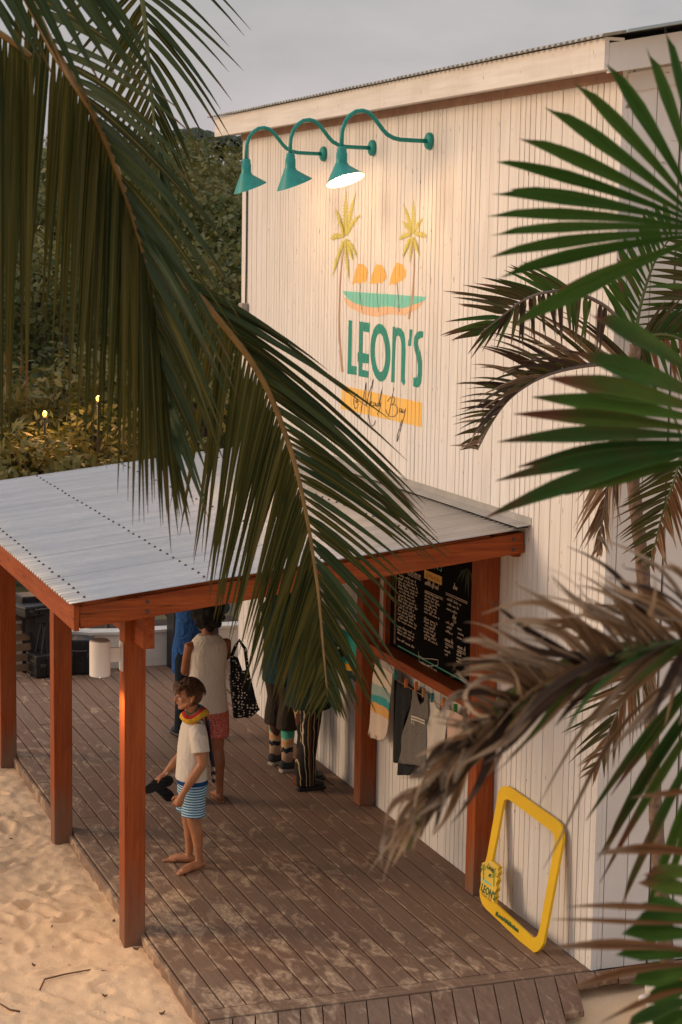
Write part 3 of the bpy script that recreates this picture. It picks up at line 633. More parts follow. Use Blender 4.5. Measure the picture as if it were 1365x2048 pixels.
def cloth(name, pts, mat_, label, cat, xo=-.11, thick=.006, fold=.008, freq=38, seed=0, oz=None, group='clothes on the washing line'):
    """hanging garment: traced outline cut into small faces, given folds and thickness"""
    W = [onwall(660+x/3.25, 1080+y/3.25, xo) for x, y in pts]; cy_ = sum(p.y for p in W)/len(W); top = max(p.z for p in W)
    q = MB(); q.poly([(0, p.y-cy_, p.z-top) for p in W]); me = bpy.data.meshes.new(name); me.from_pydata(q.v, [], q.f); bm = bmesh.new(); bm.from_mesh(me)
    for ax, no in ((1, (0, 1, 0)), (2, (0, 0, 1))):
        lo = min(v.co[ax] for v in bm.verts); hi = max(v.co[ax] for v in bm.verts); st = .012 if ax == 1 else .04; k = lo+st
        while k < hi:
            co = [0, 0, 0]; co[ax] = k; bmesh.ops.bisect_plane(bm, geom=bm.verts[:]+bm.edges[:]+bm.faces[:], plane_co=co, plane_no=no); k += st
    for v in bm.verts:
        dn = min(1, -v.co.z/.25+.15); v.co.x = dn*fold*(math.sin(v.co.y*freq+seed+1.5*noise.noise(Vector((0, v.co.y*3, v.co.z*4)))) + .6*noise.noise(Vector((seed, v.co.y*14, v.co.z*5))))
    bmesh.ops.recalc_face_normals(bm, faces=bm.faces); bm.to_mesh(me); bm.free(); me.materials.append(mat_); me.polygons.foreach_set('use_smooth', [True]*len(me.polygons))
    o = link(name, me, None, (xo, cy_, top)); m = o.modifiers.new('s', 'SOLIDIFY'); m.thickness = thick; m.offset = 0; return tag(o, label, cat, group)
def zband(name, bands, base):
    m = Mat(name, base, .9, 0, .15); sp = m.n('ShaderNodeSeparateXYZ'); co = m.coord('Object'); m.l(co, sp.inputs[0]); z = m.math('ADD', sp.outputs[2], m.math('MULTIPLY', m.noise(co, 5, 3), .03)); rp = m.n('ShaderNodeValToRGB'); rp.color_ramp.interpolation = 'CONSTANT'
    f = m.rng(z, -.6, 0); el = rp.color_ramp.elements
    for i, (p, c) in enumerate(bands):
        e = el[i] if i < 2 else el.new(p)
        e.position = p; e.color = (*c, 1)
    m.l(f, rp.inputs[0]); m.color(rp.outputs[0]); m.bump(m.noise(m.coord('Object'), 60, 3), .3, .004); return m.m
tw = zband('towel_stripes', [(0, (.62, .50, .40)), (.36, (.66, .36, .12)), (.50, (.05, .30, .30)), (.60, (.30, .40, .36)), (.74, (.66, .56, .44))], (.6, .5, .4))
o = cloth('fringed_towel', [(300, 790), (410, 870), (400, 1000), (385, 1200), (350, 1300), (320, 1300), (270, 1285), (250, 1255), (262, 1100), (280, 900)], tw, 'cream towel with teal and orange bands and a fringed hem', 'towel', xo=-.14)
q = MB(); W = [onwall(660+x/3.25, 1080+y/3.25, -.14) for x, y in ((250, 1255), (350, 1302))]
for k in range(16):
    y_ = lerp(W[0].y, W[1].y, k/15); z_ = lerp(W[0].z, W[1].z, k/15)+.01; q.tube([(0, y_-o.location.y, z_-o.location.z), (.003, y_-o.location.y+random.uniform(-.006, .006), z_-.035-o.location.z)], [.003, .0015], 5)
q.build('fringe', plain('fringe_thread', (.62, .5, .4), .9), o)
BLKC = plain('black_cotton', (.012, .014, .016), .9); GREYC = plain('grey_marl', (.17, .155, .135), .9, scale=120, var=.4); CREAM = plain('cream_cotton', (.62, .56, .48), .9, var=.12)
cloth('black_trousers', [(425, 868), (470, 960), (500, 935), (525, 940), (530, 1060), (510, 1100), (470, 1290), (440, 1450), (415, 1445), (415, 1250), (410, 1150), (415, 1000)], BLKC, 'long black garment hanging beside the striped towel', 'clothing', xo=-.10, seed=2)
cloth('black_shirt', [(520, 950), (600, 990), (560, 1200), (545, 1480), (520, 1530), (440, 1528), (445, 1440), (480, 1200)], BLKC, 'black top hanging behind the grey vest, only its hem showing', 'clothing', xo=-.085, seed=5)
gv = cloth('grey_vest', [(540, 975), (560, 970), (570, 1040), (590, 1075), (612, 1050), (622, 985), (640, 1000), (637, 1060), (640, 1120), (628, 1200), (620, 1460), (600, 1470), (445, 1450), (470, 1300), (510, 1130), (530, 1080), (540, 1030)], GREYC, 'grey sleeveless vest with two pale lines on the chest', 'clothing', xo=-.125, seed=1)
PALE = plain('pale_print', (.62, .55, .47), .8)
def onv(x, y): p = onwall(660+x/3.25, 1080+y/3.25, -.147); return Vector((p.x-gv.location.x, p.y-gv.location.y, p.z-gv.location.z))
q = MB()
for dy in (0, 18): q.poly([onv(528, 1140+dy), onv(565, 1150+dy), onv(618, 1172+dy), onv(618, 1182+dy), onv(565, 1160+dy), onv(528, 1150+dy)])
q.build('chest_lines', PALE, gv)
p = onv(527, 1190); glyphs('& OI', .036, (0, -1, 0), (0, 0, 1), p, PALE, 'chest_print', gv)
cloth('white_tee', [(660, 1020), (675, 1030), (700, 1095), (722, 1112), (745, 1072), (770, 1085), (800, 1120), (795, 1165), (765, 1160), (745, 1440), (680, 1435), (615, 1422), (635, 1160), (628, 1135), (642, 1060)], CREAM, 'white short-sleeved tee hanging to the right of the grey vest', 'clothing', seed=3)
cloth('pink_top', [(790, 1105), (830, 1125), (875, 1150), (868, 1390), (765, 1375), (770, 1180)], plain('blush_cotton', (.58, .40, .32), .9), 'pale pink top, last garment on the washing line', 'clothing', seed=7, xo=-.13)
tb = zband('teal_towel_bands', [(0, (.05, .38, .33)), (.22, (.012, .03, .03)), (.42, (.03, .05, .05)), (.5, (.70, .36, .04)), (.58, (.05, .40, .34))], (.1, .4, .3))
cloth('teal_towel', [(60, 560), (110, 600), (185, 690), (185, 930), (120, 890), (70, 850)], tb, 'teal beach towel with a yellow band hanging left of the inner post', 'towel', xo=-.12, seed=4)
q = MB(); MB().tube([(-.12, 3.835, 1.37), (-.12, 4.1, 1.40), (-.12, 4.45, 1.42), (-.002, 4.45, 1.42)], .006, 6).build('towel_rail', DARKM, line).location = (.12, -2.6, -1.21)

# ================================================================== YELLOW PHOTO FRAME
FP = Vector((-.205, .8, 0)); FU = Vector((.172, 0, .84)).normalized(); FN = Vector((0, -1, 0)).cross(FU).normalized()
def fz(x, y, off=0): return onplane(900+x/4.55, 1540+y/4.55, FP, FN) + FN*off
fr_o = [(440, 210), (455, 170), (490, 145), (530, 148), (560, 165), (965, 450), (1005, 490), (1025, 540), (1030, 600), (1025, 660), (870, 1480), (850, 1580), (820, 1630), (790, 1655), (765, 1660), (735, 1650), (700, 1620), (330, 1265), (295, 1220), (275, 1160), (270, 1100), (290, 1000), (282, 955), (285, 930), (300, 900), (285, 880), (300, 850), (325, 830), (340, 770), (400, 430)]
fr_i = [(495, 275), (520, 265), (545, 275), (915, 550), (945, 590), (955, 640), (945, 720), (815, 1450), (795, 1510), (770, 1528), (740, 1515), (415, 1215), (415, 1180), (430, 1150), (420, 1120), (440, 1080), (430, 1040), (450, 1000), (440, 970), (458, 930), (450, 900), (460, 880), (385, 820), (395, 770), (430, 600), (480, 330)]
YEL = plain('yellow_gloss_board', (.78, .48, .014), .42, var=.08, scale=5, bump=.04); YELT = plain('pale_yellow_card', (.72, .50, .07), .5, var=.1)
sg = thing('photo_frame_sign', 'large yellow selfie frame board leaning against the white wall', 'sign', (-.205, .8, 0))
def flat(o): o.location = o.location - sg.location; return o
Wo = [fz(*p) for p in fr_o]; Wi = [fz(*p) for p in fr_i]; th = -FN*.018
tri = tessellate_polygon([Wo, Wi]); n = len(Wo); m_ = len(Wi); T = n+m_
q = MB(); q.v = [tuple(v) for v in Wo+Wi]+[tuple(v+th) for v in Wo+Wi]
q.f = [tuple(t) for t in tri]+[tuple(i+T for i in reversed(t)) for t in tri]+[(i, (i+1) % n, (i+1) % n+T, i+T) for i in range(n)]+[(n+i, n+(i+1) % m_, n+(i+1) % m_+T, n+i+T) for i in range(m_)]; q.m = [0]*len(q.f)
flat(q.build('frame', YEL, sg))
tabp = [(300, 850), (330, 835), (385, 822), (458, 880), (448, 905), (455, 930), (438, 970), (447, 1000), (428, 1040), (437, 1080), (418, 1120), (427, 1150), (412, 1180), (412, 1210), (340, 1170), (295, 1120), (292, 1000), (300, 900)]
flat(MB().slab([fz(*p, off=.002) for p in tabp], FN*.006).build('badge', YELT, sg))
DG = plain('dark_green_print', (.01, .10, .035), .6); YI = plain('ochre_print', (.35, .20, .02), .6)
def ftext(body, x, y, size, mat_, name, shear=0, th_=0, sx=1):
    o = glyphs(body, size, (0, -sx, 0), FU, fz(x, y, .0105 if name != 'hashtag' else .0025), mat_, name, sg, shear, 1, th_); return flat(o)
ftext("LEON'S", 292, 1092, .070, DG, 'badge_lettering', 0, .0015); ftext("Limin'", 345, 890, .052, DG, 'badge_script', .4, .001); ftext('at', 362, 965, .045, DG, 'badge_script', .4, .001); ftext('Meads Bay', 292, 1130, .038, YI, 'badge_script', .4)
ftext('#LeonsAtMalliouhana', 418, 1318, .040, DG, 'hashtag', 0, .0016)
flat(MB().poly([fz(*p, off=.0105) for p in ((308, 985), (388, 1040), (388, 1056), (330, 1020), (308, 1003))]).build('badge_lagoon', P_AQ, sg))
q = MB()
for cx, cy in ((318, 890), (412, 955)):
    for k in range(7):
        a = k*2*math.pi/7+.3; a2 = a+.35; r_ = 34; q.poly([fz(cx, cy, .0108), fz(cx+r_*.6*math.cos(a), cy+r_*.75*math.sin(a), .0108), fz(cx+r_*math.cos(a2), cy+r_*1.2*math.sin(a2), .0108)])
    q.poly([fz(cx-3, cy, .0106), fz(cx+3, cy, .0106), fz(cx+4, cy+110, .0106), fz(cx-2, cy+108, .0106)])
flat(q.build('badge_palms', plain('badge_green', (.10, .25, .02), .6), sg))

# ================================================================== GEAR AT THE FAR END OF THE DECK
def case(name, label, loc, rz, sx, sy, sz, ribs=4):
    t = thing(name, label, 'case', loc, rz)
    o = MB().box((-sx/2, -sy/2, 0), (sx/2, sy/2, sz)).build('body', BLACKP, t); bevel(o, .02, 3)
    q = MB()
    for k in range(ribs):
        x = -sx/2+sx*(k+.5)/ribs; q.box((x-.015, -sy/2-.012, .03), (x+.015, sy/2+.012, sz-.03))
    q.box((-sx/2-.012, -sy/2-.014, sz*.56), (sx/2+.012, sy/2+.014, sz*.60)); bevel(q.build('ribs', BLACKP, t), .004)
    MB().tube([(-.07, -sy/2-.01, sz*.7), (-.07, -sy/2-.04, sz*.7), (.07, -sy/2-.04, sz*.7), (.07, -sy/2-.01, sz*.7)], .009).build('handle', DARKM, t)
    q = MB()
    for sx_ in (-1, 1): q.box((sx_*sx*.33-.03, -sy/2-.022, sz*.5), (sx_*sx*.33+.03, -sy/2-.008, sz*.64))
    q.build('latches', DARKM, t); return t
case('equipment_case', 'ribbed black hard case standing against the low white planter', (-1.24, 9.03, .001), R(-12), .30, .24, .37)
case('equipment_case', 'low black hard case lying between the two left posts', (-1.55, 9.05, .001), R(8), .42, .34, .24, 5)
case('equipment_case', 'flat black case stacked highest beside the slatted rack', (-1.70, 9.12, .62), R(20), .36, .26, .12, 3)
t = thing('slatted_rack', 'brown slatted rack leaning among the black cases at the far deck end', 'rack', (-1.86, 9.05, .001), R(10))
WB = plain('brown_slats', (.15, .085, .045), .7, scale=10)
for sx_ in (-.16, .16): MB().bar((sx_, -.02, 0), (sx_, .20, .66), .03, .04).build('upright', BLACKP, t)
for k in range(6): MB().bar((-.15, .005+.033*k, .08+.1*k), (.15, .005+.033*k, .08+.1*k), .075, .012, Vector((0, -1, .3))).build('slat', WB, t)
t = thing('folded_stand', 'black folding stand leaning on the rack at the far left', 'stand', (-1.66, 8.98, .001), R(-15))
for a, b_ in (((-.1, 0, 0), (.02, .12, .62)), ((.12, -.05, 0), (.0, .12, .60)), ((-.02, -.08, 0), (.05, .1, .55)), ((-.1, 0, .22), (.1, -.02, .2))): MB().tube([a, b_], .014, 8, dome=True).build('leg', BLACKP, t)
MB().box((-.06, .05, .55), (.08, .17, .66)).build('head', BLACKP, t)
t = thing('loudspeaker', 'tall dark loudspeaker cabinet with a red sticker behind the cases', 'speaker', (-1.66, 9.32, .001), R(6))
bevel(MB().box((-.17, -.13, 0), (.17, .15, .80)).build('cabinet', BLACKP, t), .012); MB().box((-.06, -.1345, .66), (.03, -.1305, .71)).build('sticker', plain('red_sticker', (.5, .09, .05), .5), t); MB().box((-.14, -.1375, .06), (.14, -.1315, .58)).build('grille', DARKM, t)
t = thing('black_cabinet', 'plain black upright cabinet at the right end of the white planter', 'cabinet', (-.10, 8.96, .001), R(4))
bevel(MB().box((-.19, -.12, .0), (.19, .12, .72)).build('body', BLACKP, t), .01); MB().box((-.15, -.1245, .05), (.15, -.1205, .66)).build('door', DARKM, t); MB().tube([(.1, -.13, .3), (.1, -.15, .32), (.1, -.15, .42), (.1, -.13, .44)], .006, 6).build('handle', DARKM, t)
pl = thing('planter_wall', 'low curved white rendered planter at the far end of the deck', 'planter', (-.6, 9.2, -.1))
pp = [(-1.0, .42), (-.78, .16), (-.5, -.02), (-.2, -.08), (.1, -.07), (.6, -.06), (1.3, -.04)]
q = MB()
for (x0, y0), (x1, y1) in zip(pp, pp[1:]): q.add([(x0, y0, 0), (x1, y1, 0), (x1, y1, .46), (x0, y0, .46), (x0+.05, y0+.16, 0), (x1+.05, y1+.16, 0), (x1+.05, y1+.16, .46), (x0+.05, y0+.16, .46)], [(0, 1, 2, 3), (3, 2, 6, 7), (7, 6, 5, 4)])
q.build('render', WHITEM, pl)
q = MB()
for (x0, y0), (x1, y1) in zip(pp, pp[1:]): q.add([(x0-.01, y0-.02, .462), (x1-.01, y1-.02, .462), (x1-.01, y1-.02, .49), (x0-.01, y0-.02, .49), (x0+.06, y0+.18, .462), (x1+.06, y1+.18, .462), (x1+.06, y1+.18, .49), (x0+.06, y0+.18, .49)], [(0, 1, 2, 3), (3, 2, 6, 7), (7, 6, 5, 4), (0, 4, 5, 1)])
q.build('coping', WHITEM, pl)
MB().poly([(-.9, .5, .42), (-.6, .15, .42), (.2, .06, .42), (1.3, .06, .42), (1.3, .8, .42), (-.8, .8, .42)]).build('soil', plain('soil', (.04, .028, .018), .95), pl)

# ================================================================== LOUNGER IN THE RIGHT CORNER, LITTER ON THE SAND
t = thing('sun_lounger', 'white lounger with an orange striped towel, bottom right corner', 'lounger', (.43, -.70, -.12), R(20))
WP = plain('white_lounger_frame', (.68, .64, .58), .5, var=.08)
bevel(MB().box((-.33, -1.2, .12), (.33, .28, .17)).build('frame', WP, t), .015)
bevel(MB().box((-.31, -1.18, .172), (.31, .26, .25)).build('cushion', CREAM, t), .03, 3)
for a in (-.28, .28):
    for c in (-1.1, .2): bevel(MB().box((a-.03, c-.03, 0), (a+.03, c+.03, .12)).build('leg', WP, t), .006)
ST = stripes('orange_towel_stripes', [((.62, .10, .015), 3), ((.70, .62, .50), 1), ((.62, .10, .015), 1), ((.70, .62, .50), 1), ((.62, .10, .015), 1), ((.70, .62, .50), 2)], 0, .16)
o = MB().box((-.24, -.9, .003), (.24, .18, .012)).build('striped_towel', ST); o.location = (.43, -.70, .132); o.rotation_euler = (0, 0, R(20)); tag(o, 'orange and white striped towel spread on the lounger', 'towel')
TW = plain('dry_twig', (.12, .06, .035), .9)
for pts, lb in (([(80, 1978), (90, 1958), (130, 1948), (185, 1942), (215, 1946)], 'long thin dry twig lying on the sand left of the corner post'), ([(0, 2004), (20, 2016), (40, 2022)], 'short dry twig on the sand at the left picture edge')):
    W = [hit(x, y, 2, -.10) for x, y in pts]; W = [Vector((p.x, p.y, sand_z(p.x, p.y)+.014)) for p in W]
    o = MB().tube([p-W[0] for p in W], [.005, .0055, .005, .004, .002][:len(W)], 6).build('twig', TW, None, smooth=True, loc=W[0]); tag(o, lb, 'twig')
LT = plain('dead_leaf', (.17, .095, .055), .9)
for (px, py, lb) in ((272, 1905, 'small dark dead leaf on the sand below the corner post'), (302, 1900, 'curled rusty leaf against the deck edge'), (228, 1850, 'crumpled dry leaf beside the foot of the corner post'), (130, 1682, 'brown leaf at the foot of the second post'), (68, 1930, 'pale dry leaf half buried near the long twig'), (210, 1995, 'tiny leaf scrap on the sand under the long twig'), (325, 2030, 'tiny dark leaf scrap on the sand near the deck corner')):
    p = hit(px, py, 2, -.1); q = MB(); l = random.uniform(.025, .045); a = random.uniform(0, 6)
    for i in range(5):
        t_ = i/4-.5; w_ = .010*math.cos(t_*2.9)+.001; c, s_ = math.cos(a), math.sin(a)
        for sg_ in (-1, 0, 1): q.v.append((t_*l*c-sg_*w_*s_, t_*l*s_+sg_*w_*c, .01*abs(sg_)+.012*t_*t_*4+.004))
    q.f = [(i*3+k, i*3+k+1, i*3+k+4, i*3+k+3) for i in range(4) for k in range(2)]; q.m = [0]*8
    o = q.build('dead_leaf', LT, None, smooth=True, loc=(p.x, p.y, sand_z(p.x, p.y)+.008)); o.modifiers.new('s', 'SOLIDIFY').thickness = .0015; tag(o, lb, 'leaf')

q = MB(); rk = random.Random(8)
for k in range(60):
    x = rk.uniform(-4.6, -2.56); y = rk.uniform(-.7, 6.2); a = rk.uniform(0, 6.3); l = rk.uniform(.008, .022); w_ = l*rk.uniform(.15, .5); z = sand_z(x, y)+.006; c, s_ = math.cos(a), math.sin(a)
    q.tube([(x-l*c, y-l*s_, z), (x, y, z+.004), (x+l*c, y+l*s_, z)], [w_*.3, w_*.6, w_*.2], 5)
q.build('beach_litter', LT, smooth=True, kind='stuff')

# ================================================================== PEOPLE  (local: forward -Y, left +X)
def skin(name, col):
    m = Mat(name, col, .5, 0, .35); co = m.coord('Object'); f = m.noise(co, 14, 4); c = m.mix(f, tuple(x*.82 for x in col), tuple(min(1, x*1.12) for x in col)); m.color(c); m.bump(m.noise(co, 90, 3), .1, .002)
    m.b.inputs['Subsurface Weight'].default_value = .08; m.b.inputs['Subsurface Radius'].default_value = (.02, .008, .004); return m.m
def fabric(name, col, var=.15, scale=12, bump=.5):
    m = Mat(name, col, .88, 0, .15); co = m.coord('Object'); wr = m.noise(m.coord('Object', (1, 1, .55)), scale, 4, .5, .3, .7, .8); f = m.noise(co, 90, 3)
    m.color(m.mix(m.math('MULTIPLY', f, .5), tuple(c*(1-var) for c in col), col)); m.bump(wr, bump, .018); return m.m
SK1 = skin('tanned_skin', (.40, .175, .085)); SK2 = skin('deep_tan_skin', (.27, .105, .048)); SK3 = skin('dark_skin', (.07, .032, .018))
HAIR1 = Mat('brown_hair', (.09, .04, .02), .55); _f = HAIR1.noise(HAIR1.coord('Object', (60, 60, 12)), 2, 4); HAIR1.color(HAIR1.mix(_f, (.035, .014, .008), (.17, .075, .032))); HAIR1.bump(_f, .8, .01); HAIR1 = HAIR1.m
HAIRB = plain('black_hair', (.008, .007, .007), .85, scale=60, bump=.8); WT = fabric('white_cotton', (.66, .60, .52), .08); EYE = plain('eye_white', (.28, .21, .17), .7, bump=0); IRIS = plain('iris', (.02, .012, .008), .2, bump=0); LIP = skin('lip', (.36, .12, .08))
def hand(q, wr, dirv, side, curl=.5, r=.0085, L_=.075, palm=None):
    """palm and five bent fingers from the wrist; dirv: pointing direction, side: towards the thumb"""
    d = Vector(dirv).normalized(); s = Vector(side); s = (s-d*s.dot(d)).normalized(); nrm = d.cross(s) if palm is None else Vector(palm)
    wr = Vector(wr); q.tube([wr-d*.02, wr+d*.02, wr+d*.055, wr+d*.075], [.022, .026, .03, .026], 10, dome=True)
    for k, (o_, ln) in enumerate(((.026, .9), (.009, 1.0), (-.009, .95), (-.026, .75))):
        b_ = wr+d*.07+s*o_; l = L_*ln; c1 = (d*math.cos(curl*.6)+nrm*math.sin(curl*.6)); c2 = (d*math.cos(curl*1.4)+nrm*math.sin(curl*1.4)); c3 = (d*math.cos(curl*2.0)+nrm*math.sin(curl*2.0)); sp = s*o_*.25
        p1 = b_+c1*l*.42+sp*.4; p2 = p1+c2*l*.32; p3 = p2+c3*l*.26; q.tube([b_-d*.02, p1, p2, p3], [r*1.05, r, r*.92, r*.75], 8, dome=True)
    b_ = wr+d*.025+s*.022; p1 = b_+(d*.6+s*.7).normalized()*.032; p2 = p1+(d*.9+s*.15+nrm*.3).normalized()*.03; q.tube([b_-s*.012, p1, p2], [r*1.25, r*1.1, r*.8], 8, dome=True)
def foot(q, an, toe, r=.028, w_=.036):
    an = Vector(an); d = Vector(toe)-an; d.z = 0; ln = d.length; d.normalize(); s = Vector((-d.y, d.x, 0)); g = Vector((an.x, an.y, 0))
    q.tube([g-d*.035+Vector((0, 0, .028)), g+Vector((0, 0, .034)), g+d*ln*.45+Vector((0, 0, .030)), g+d*ln*.72+Vector((0, 0, .022))], [.026, .034, .032, .024], 10, dome=True)
    q.tube([g+d*ln*.55+s*w_*.45+Vector((0, 0, .02)), g+d*ln*.75+s*w_*.4+Vector((0, 0, .017))], [.022, .017], 8, dome=True); q.tube([g+d*ln*.55-s*w_*.5+Vector((0, 0, .018)), g+d*ln*.72-s*w_*.55+Vector((0, 0, .015))], [.02, .015], 8, dome=True)
    for k, (o_, l2, rr_) in enumerate(((.75, 1.0, .0125), (.3, .98, .009), (-.1, .94, .0085), (-.5, .88, .008), (-.88, .80, .0075))):
        q.tube([g+d*ln*.68+s*w_*o_*.8+Vector((0, 0, .015)), g+d*ln*l2+s*w_*o_+Vector((0, 0, .0105))], [rr_*1.1, rr_], 8, dome=True)
def head(q, c, sc=1, ear=True):
    c = Vector(c); q.ball(c+Vector((0, .006, .02))*sc, Vector((.070, .086, .088))*sc, 18); q.ball(c+Vector((0, -.030, -.035))*sc, Vector((.052, .052, .068))*sc, 16)
    q.tube([c+Vector((0, -.050, -.075))*sc, c+Vector((0, -.060, -.088))*sc], [.026*sc, .017*sc], 10, dome=True)
    for sx in (-1, 1):
        q.tube([c+Vector((sx*.054, -.012, -.045))*sc, c+Vector((sx*.026, -.055, -.084))*sc], [.020*sc, .016*sc], 8, dome=True); q.ball(c+Vector((sx*.037, -.053, -.022))*sc, Vector((.023, .021, .022))*sc, 10)
    q.tube([c+Vector((-.028, -.074, .022))*sc, c+Vector((.028, -.074, .022))*sc], .0135*sc, 8, dome=True)
    q.tube([c+Vector((0, -.078, .012))*sc, c+Vector((0, -.088, -.008))*sc, c+Vector((0, -.099, -.026))*sc], [.007*sc, .009*sc, .011*sc], 8, dome=True)
    for sx in (-1, 1): q.ball(c+Vector((sx*.011, -.088, -.029))*sc, .0085*sc, 8)
    for z_, r_ in ((-.050, .0065), (-.059, .007)): q.tube([c+Vector((-.017, -.075, z_))*sc, c+Vector((0, -.0825, z_+.001))*sc, c+Vector((.017, -.075, z_))*sc], [r_*.5*sc, r_*sc, r_*.5*sc], 8, dome=True)
    if ear:
        for sx in (-1, 1): q.tube([c+Vector((sx*.072, .008, -.034))*sc, c+Vector((sx*.080, .014, -.012))*sc, c+Vector((sx*.082, .020, .010))*sc, c+Vector((sx*.075, .016, .018))*sc], [.008*sc, .011*sc, .014*sc, .010*sc], 8, dome=True)

# ------------------------------------------------------------------ boy
boy = thing('person', 'barefoot child in white tee, blue striped shorts and rainbow scarf holding sandals', 'person', (-1.82, 2.67, 0), R(-92))
q = MB(); hc = Vector((0, -.035, 1.262)); head(q, hc, .98)
q.tube([(0, .012, 1.05), (0, .0, 1.12), (0, -.015, 1.19)], [.050, .043, .043], 12); q.rings([(0, 0, .66, .115, .085), (0, 0, .76, .105, .082), (0, .0, .92, .12, .085), (0, .01, 1.02, .125, .075), (0, .012, 1.08, .07, .05)], 18)
q.tube([(.10, .01, 1.045), (.158, .015, .98), (.182, .025, .80)], [.046, .042, .033], 12, dome=True); q.tube([(.182, .025, .80), (.176, -.045, .70), (.165, -.105, .60)], [.034, .034, .022], 12, dome=True)
hand(q, (.164, -.11, .592), (-.1, -.42, -.9), (-.2, -.9, .3), .55, .0078, .062, palm=(-.9, .3, .1))
q.tube([(-.10, .01, 1.045), (-.158, .0, .98), (-.19, -.005, .81)], [.046, .042, .033], 12, dome=True); q.tube([(-.19, -.005, .81), (-.192, -.09, .72), (-.188, -.155, .645)], [.034, .033, .022], 12, dome=True)
hand(q, (-.188, -.16, .638), (0, -.75, -.65), (.9, -.3, .2), .75, .0078, .062, palm=(.15, .55, -.8))
for sx, an, kn, toe in ((1, (.075, .035, .065), (.070, -.012, .37), (.165, -.155, 0)), (-1, (-.085, .0, .065), (-.07, -.02, .37), (-.165, -.165, 0))):
    q.tube([(sx*.062, .0, .66), (sx*.066, -.005, .50), kn], [.066, .064, .046], 14, dome=True); q.tube([kn, Vector(kn).lerp(Vector(an), .35)+Vector((0, .014, 0)), Vector(kn).lerp(Vector(an), .8)+Vector((0, .004, 0)), an], [.046, .046, .029, .027], 14, dome=True); foot(q, an, toe)
body = remesh(q.build('body', SK1, boy), .0056, 3)
for sx in (-1, 1):
    e = hc+Vector((sx*.030, -.0705, .003))*.98; MB().ball(e, .0100, 12).build('eye', EYE, boy, smooth=True); MB().ball(e+Vector((-.001, -.0065, 0)), (.0062, .0060, .0066), 10).build('iris', IRIS, boy, smooth=True)
    MB().tube([hc+Vector((sx*.014, -.089, .021)), hc+Vector((sx*.032, -.083, .026)), hc+Vector((sx*.047, -.068, .019))], [.002, .003, .0015], 6).build('eyebrow', HAIRB, boy, smooth=True)
MB().tube([hc+Vector((-.016, -.076, -.054)), hc+Vector((0, -.0835, -.0535)), hc+Vector((.016, -.076, -.054))], [.0018, .0032, .0018], 6).build('mouth', LIP, boy, smooth=True)
q = MB(); rh = random.Random(3)
q.ball(hc+Vector((0, .022, .040)), (.077, .083, .088), 18); q.ball(hc+Vector((0, .045, .0)), (.068, .06, .07), 16)
def lock(a, b_, c, r_): q.tube([a, b_, c], [r_, r_*.85, r_*.25], 6, dome=True)
for k in range(120):
    an = rh.uniform(-math.pi, math.pi); el = rh.uniform(.15, 1.35); d = Vector((math.sin(an)*math.cos(el), -math.cos(an)*math.cos(el), math.sin(el))); root = hc+Vector((0, .02, .04))+Vector((d.x*.074, d.y*.080, d.z*.086))
    fl = Vector((d.x*.35+.25*rh.uniform(-1, 1), d.y*.4-.25, -.55+.3*d.z+rh.uniform(-.2, .2))).normalized(); front = d.y < -.25
    l = rh.uniform(.035, .055) if front else rh.uniform(.03, .05); lock(root, root+fl*l*.6+d*.005, root+fl*l+d*.002, .0070)
for k in range(16):
    x = -.066+.0088*k; a = hc+Vector((x, -.052-.02*math.cos(x*20), .088)); lock(a, a+Vector((rh.uniform(-.01, .01), -.030, -.018)), a+Vector((rh.uniform(-.012, .012)+.004, -.033, -.060+rh.uniform(-.010, .016))), .0085)
for sx in (-1, 1):
    for k in range(7): a = hc+Vector((sx*.074, -.03+.016*k, .045)); lock(a, a+Vector((sx*.006, .002, -.03)), a+Vector((sx*.003, .006, -.052 if k < 3 else -.065)), .008)
hair = remesh(q.build('hair', HAIR1, boy), .0045, 3)
q = MB()
for k in range(900):
    an = rh.uniform(-math.pi, math.pi); el = rh.uniform(-.1, 1.5); d = Vector((math.sin(an)*math.cos(el), -math.cos(an)*math.cos(el), math.sin(el)))
    if d.y < -.5 and el < .45: continue
    root = hc+Vector((0, .022, .042))+Vector((d.x*.079, d.y*.086, d.z*.091)); fl = Vector((d.x*.3+.15*rh.uniform(-1, 1), d.y*.4-.35*max(0, d.z)+.12*rh.uniform(-1, 1), -.75+.35*d.z+rh.uniform(-.12, .12))).normalized(); l = rh.uniform(.03, .05)
    q.tube([root, root+fl*l*.55+d*.006, root+fl*l+d*rh.uniform(-.004, .004)], [.0022, .0018, .0006], 4)
q.build('hair_strands', HAIR1, hair, smooth=True)
q = MB(); q.rings([(0, -.005, .655, .150, .118), (0, -.004, .74, .142, .112), (0, .0, .88, .142, .108), (0, .006, .99, .145, .098), (0, .01, 1.055, .125, .082), (0, .012, 1.095, .075, .06)], 22)
for sx in (-1, 1): q.tube([(sx*.09, .01, 1.04), (sx*.150, .01, .985), (sx*.182, .014, .885)], [.062, .064, .066], 16)
remesh(q.build('tee_shirt', WT, boy), .0062, 3)
SHORTS = stripes('blue_white_stripes', [((.03, .16, .30), 5), ((.45, .58, .62), 4)], 2, .0185, wob=.012); NAVY = fabric('navy_waistband', (.012, .075, .25))
q = MB(); q.rings([(0, 0, .69, .125, .098), (0, 0, .60, .134, .108), (0, 0, .55, .136, .108)], 20)
for sx in (-1, 1): q.tube([(sx*.062, 0, .60), (sx*.074, -.006, .50), (sx*.082, -.012, .395)], [.083, .084, .088], 18)
remesh(q.build('shorts', SHORTS, boy), .006, 2)
MB().rings([(0, 0, .622, .1375, .1105), (0, 0, .66, .134, .107), (0, 0, .70, .128, .101)], 26).build('waistband', NAVY, boy, smooth=True)
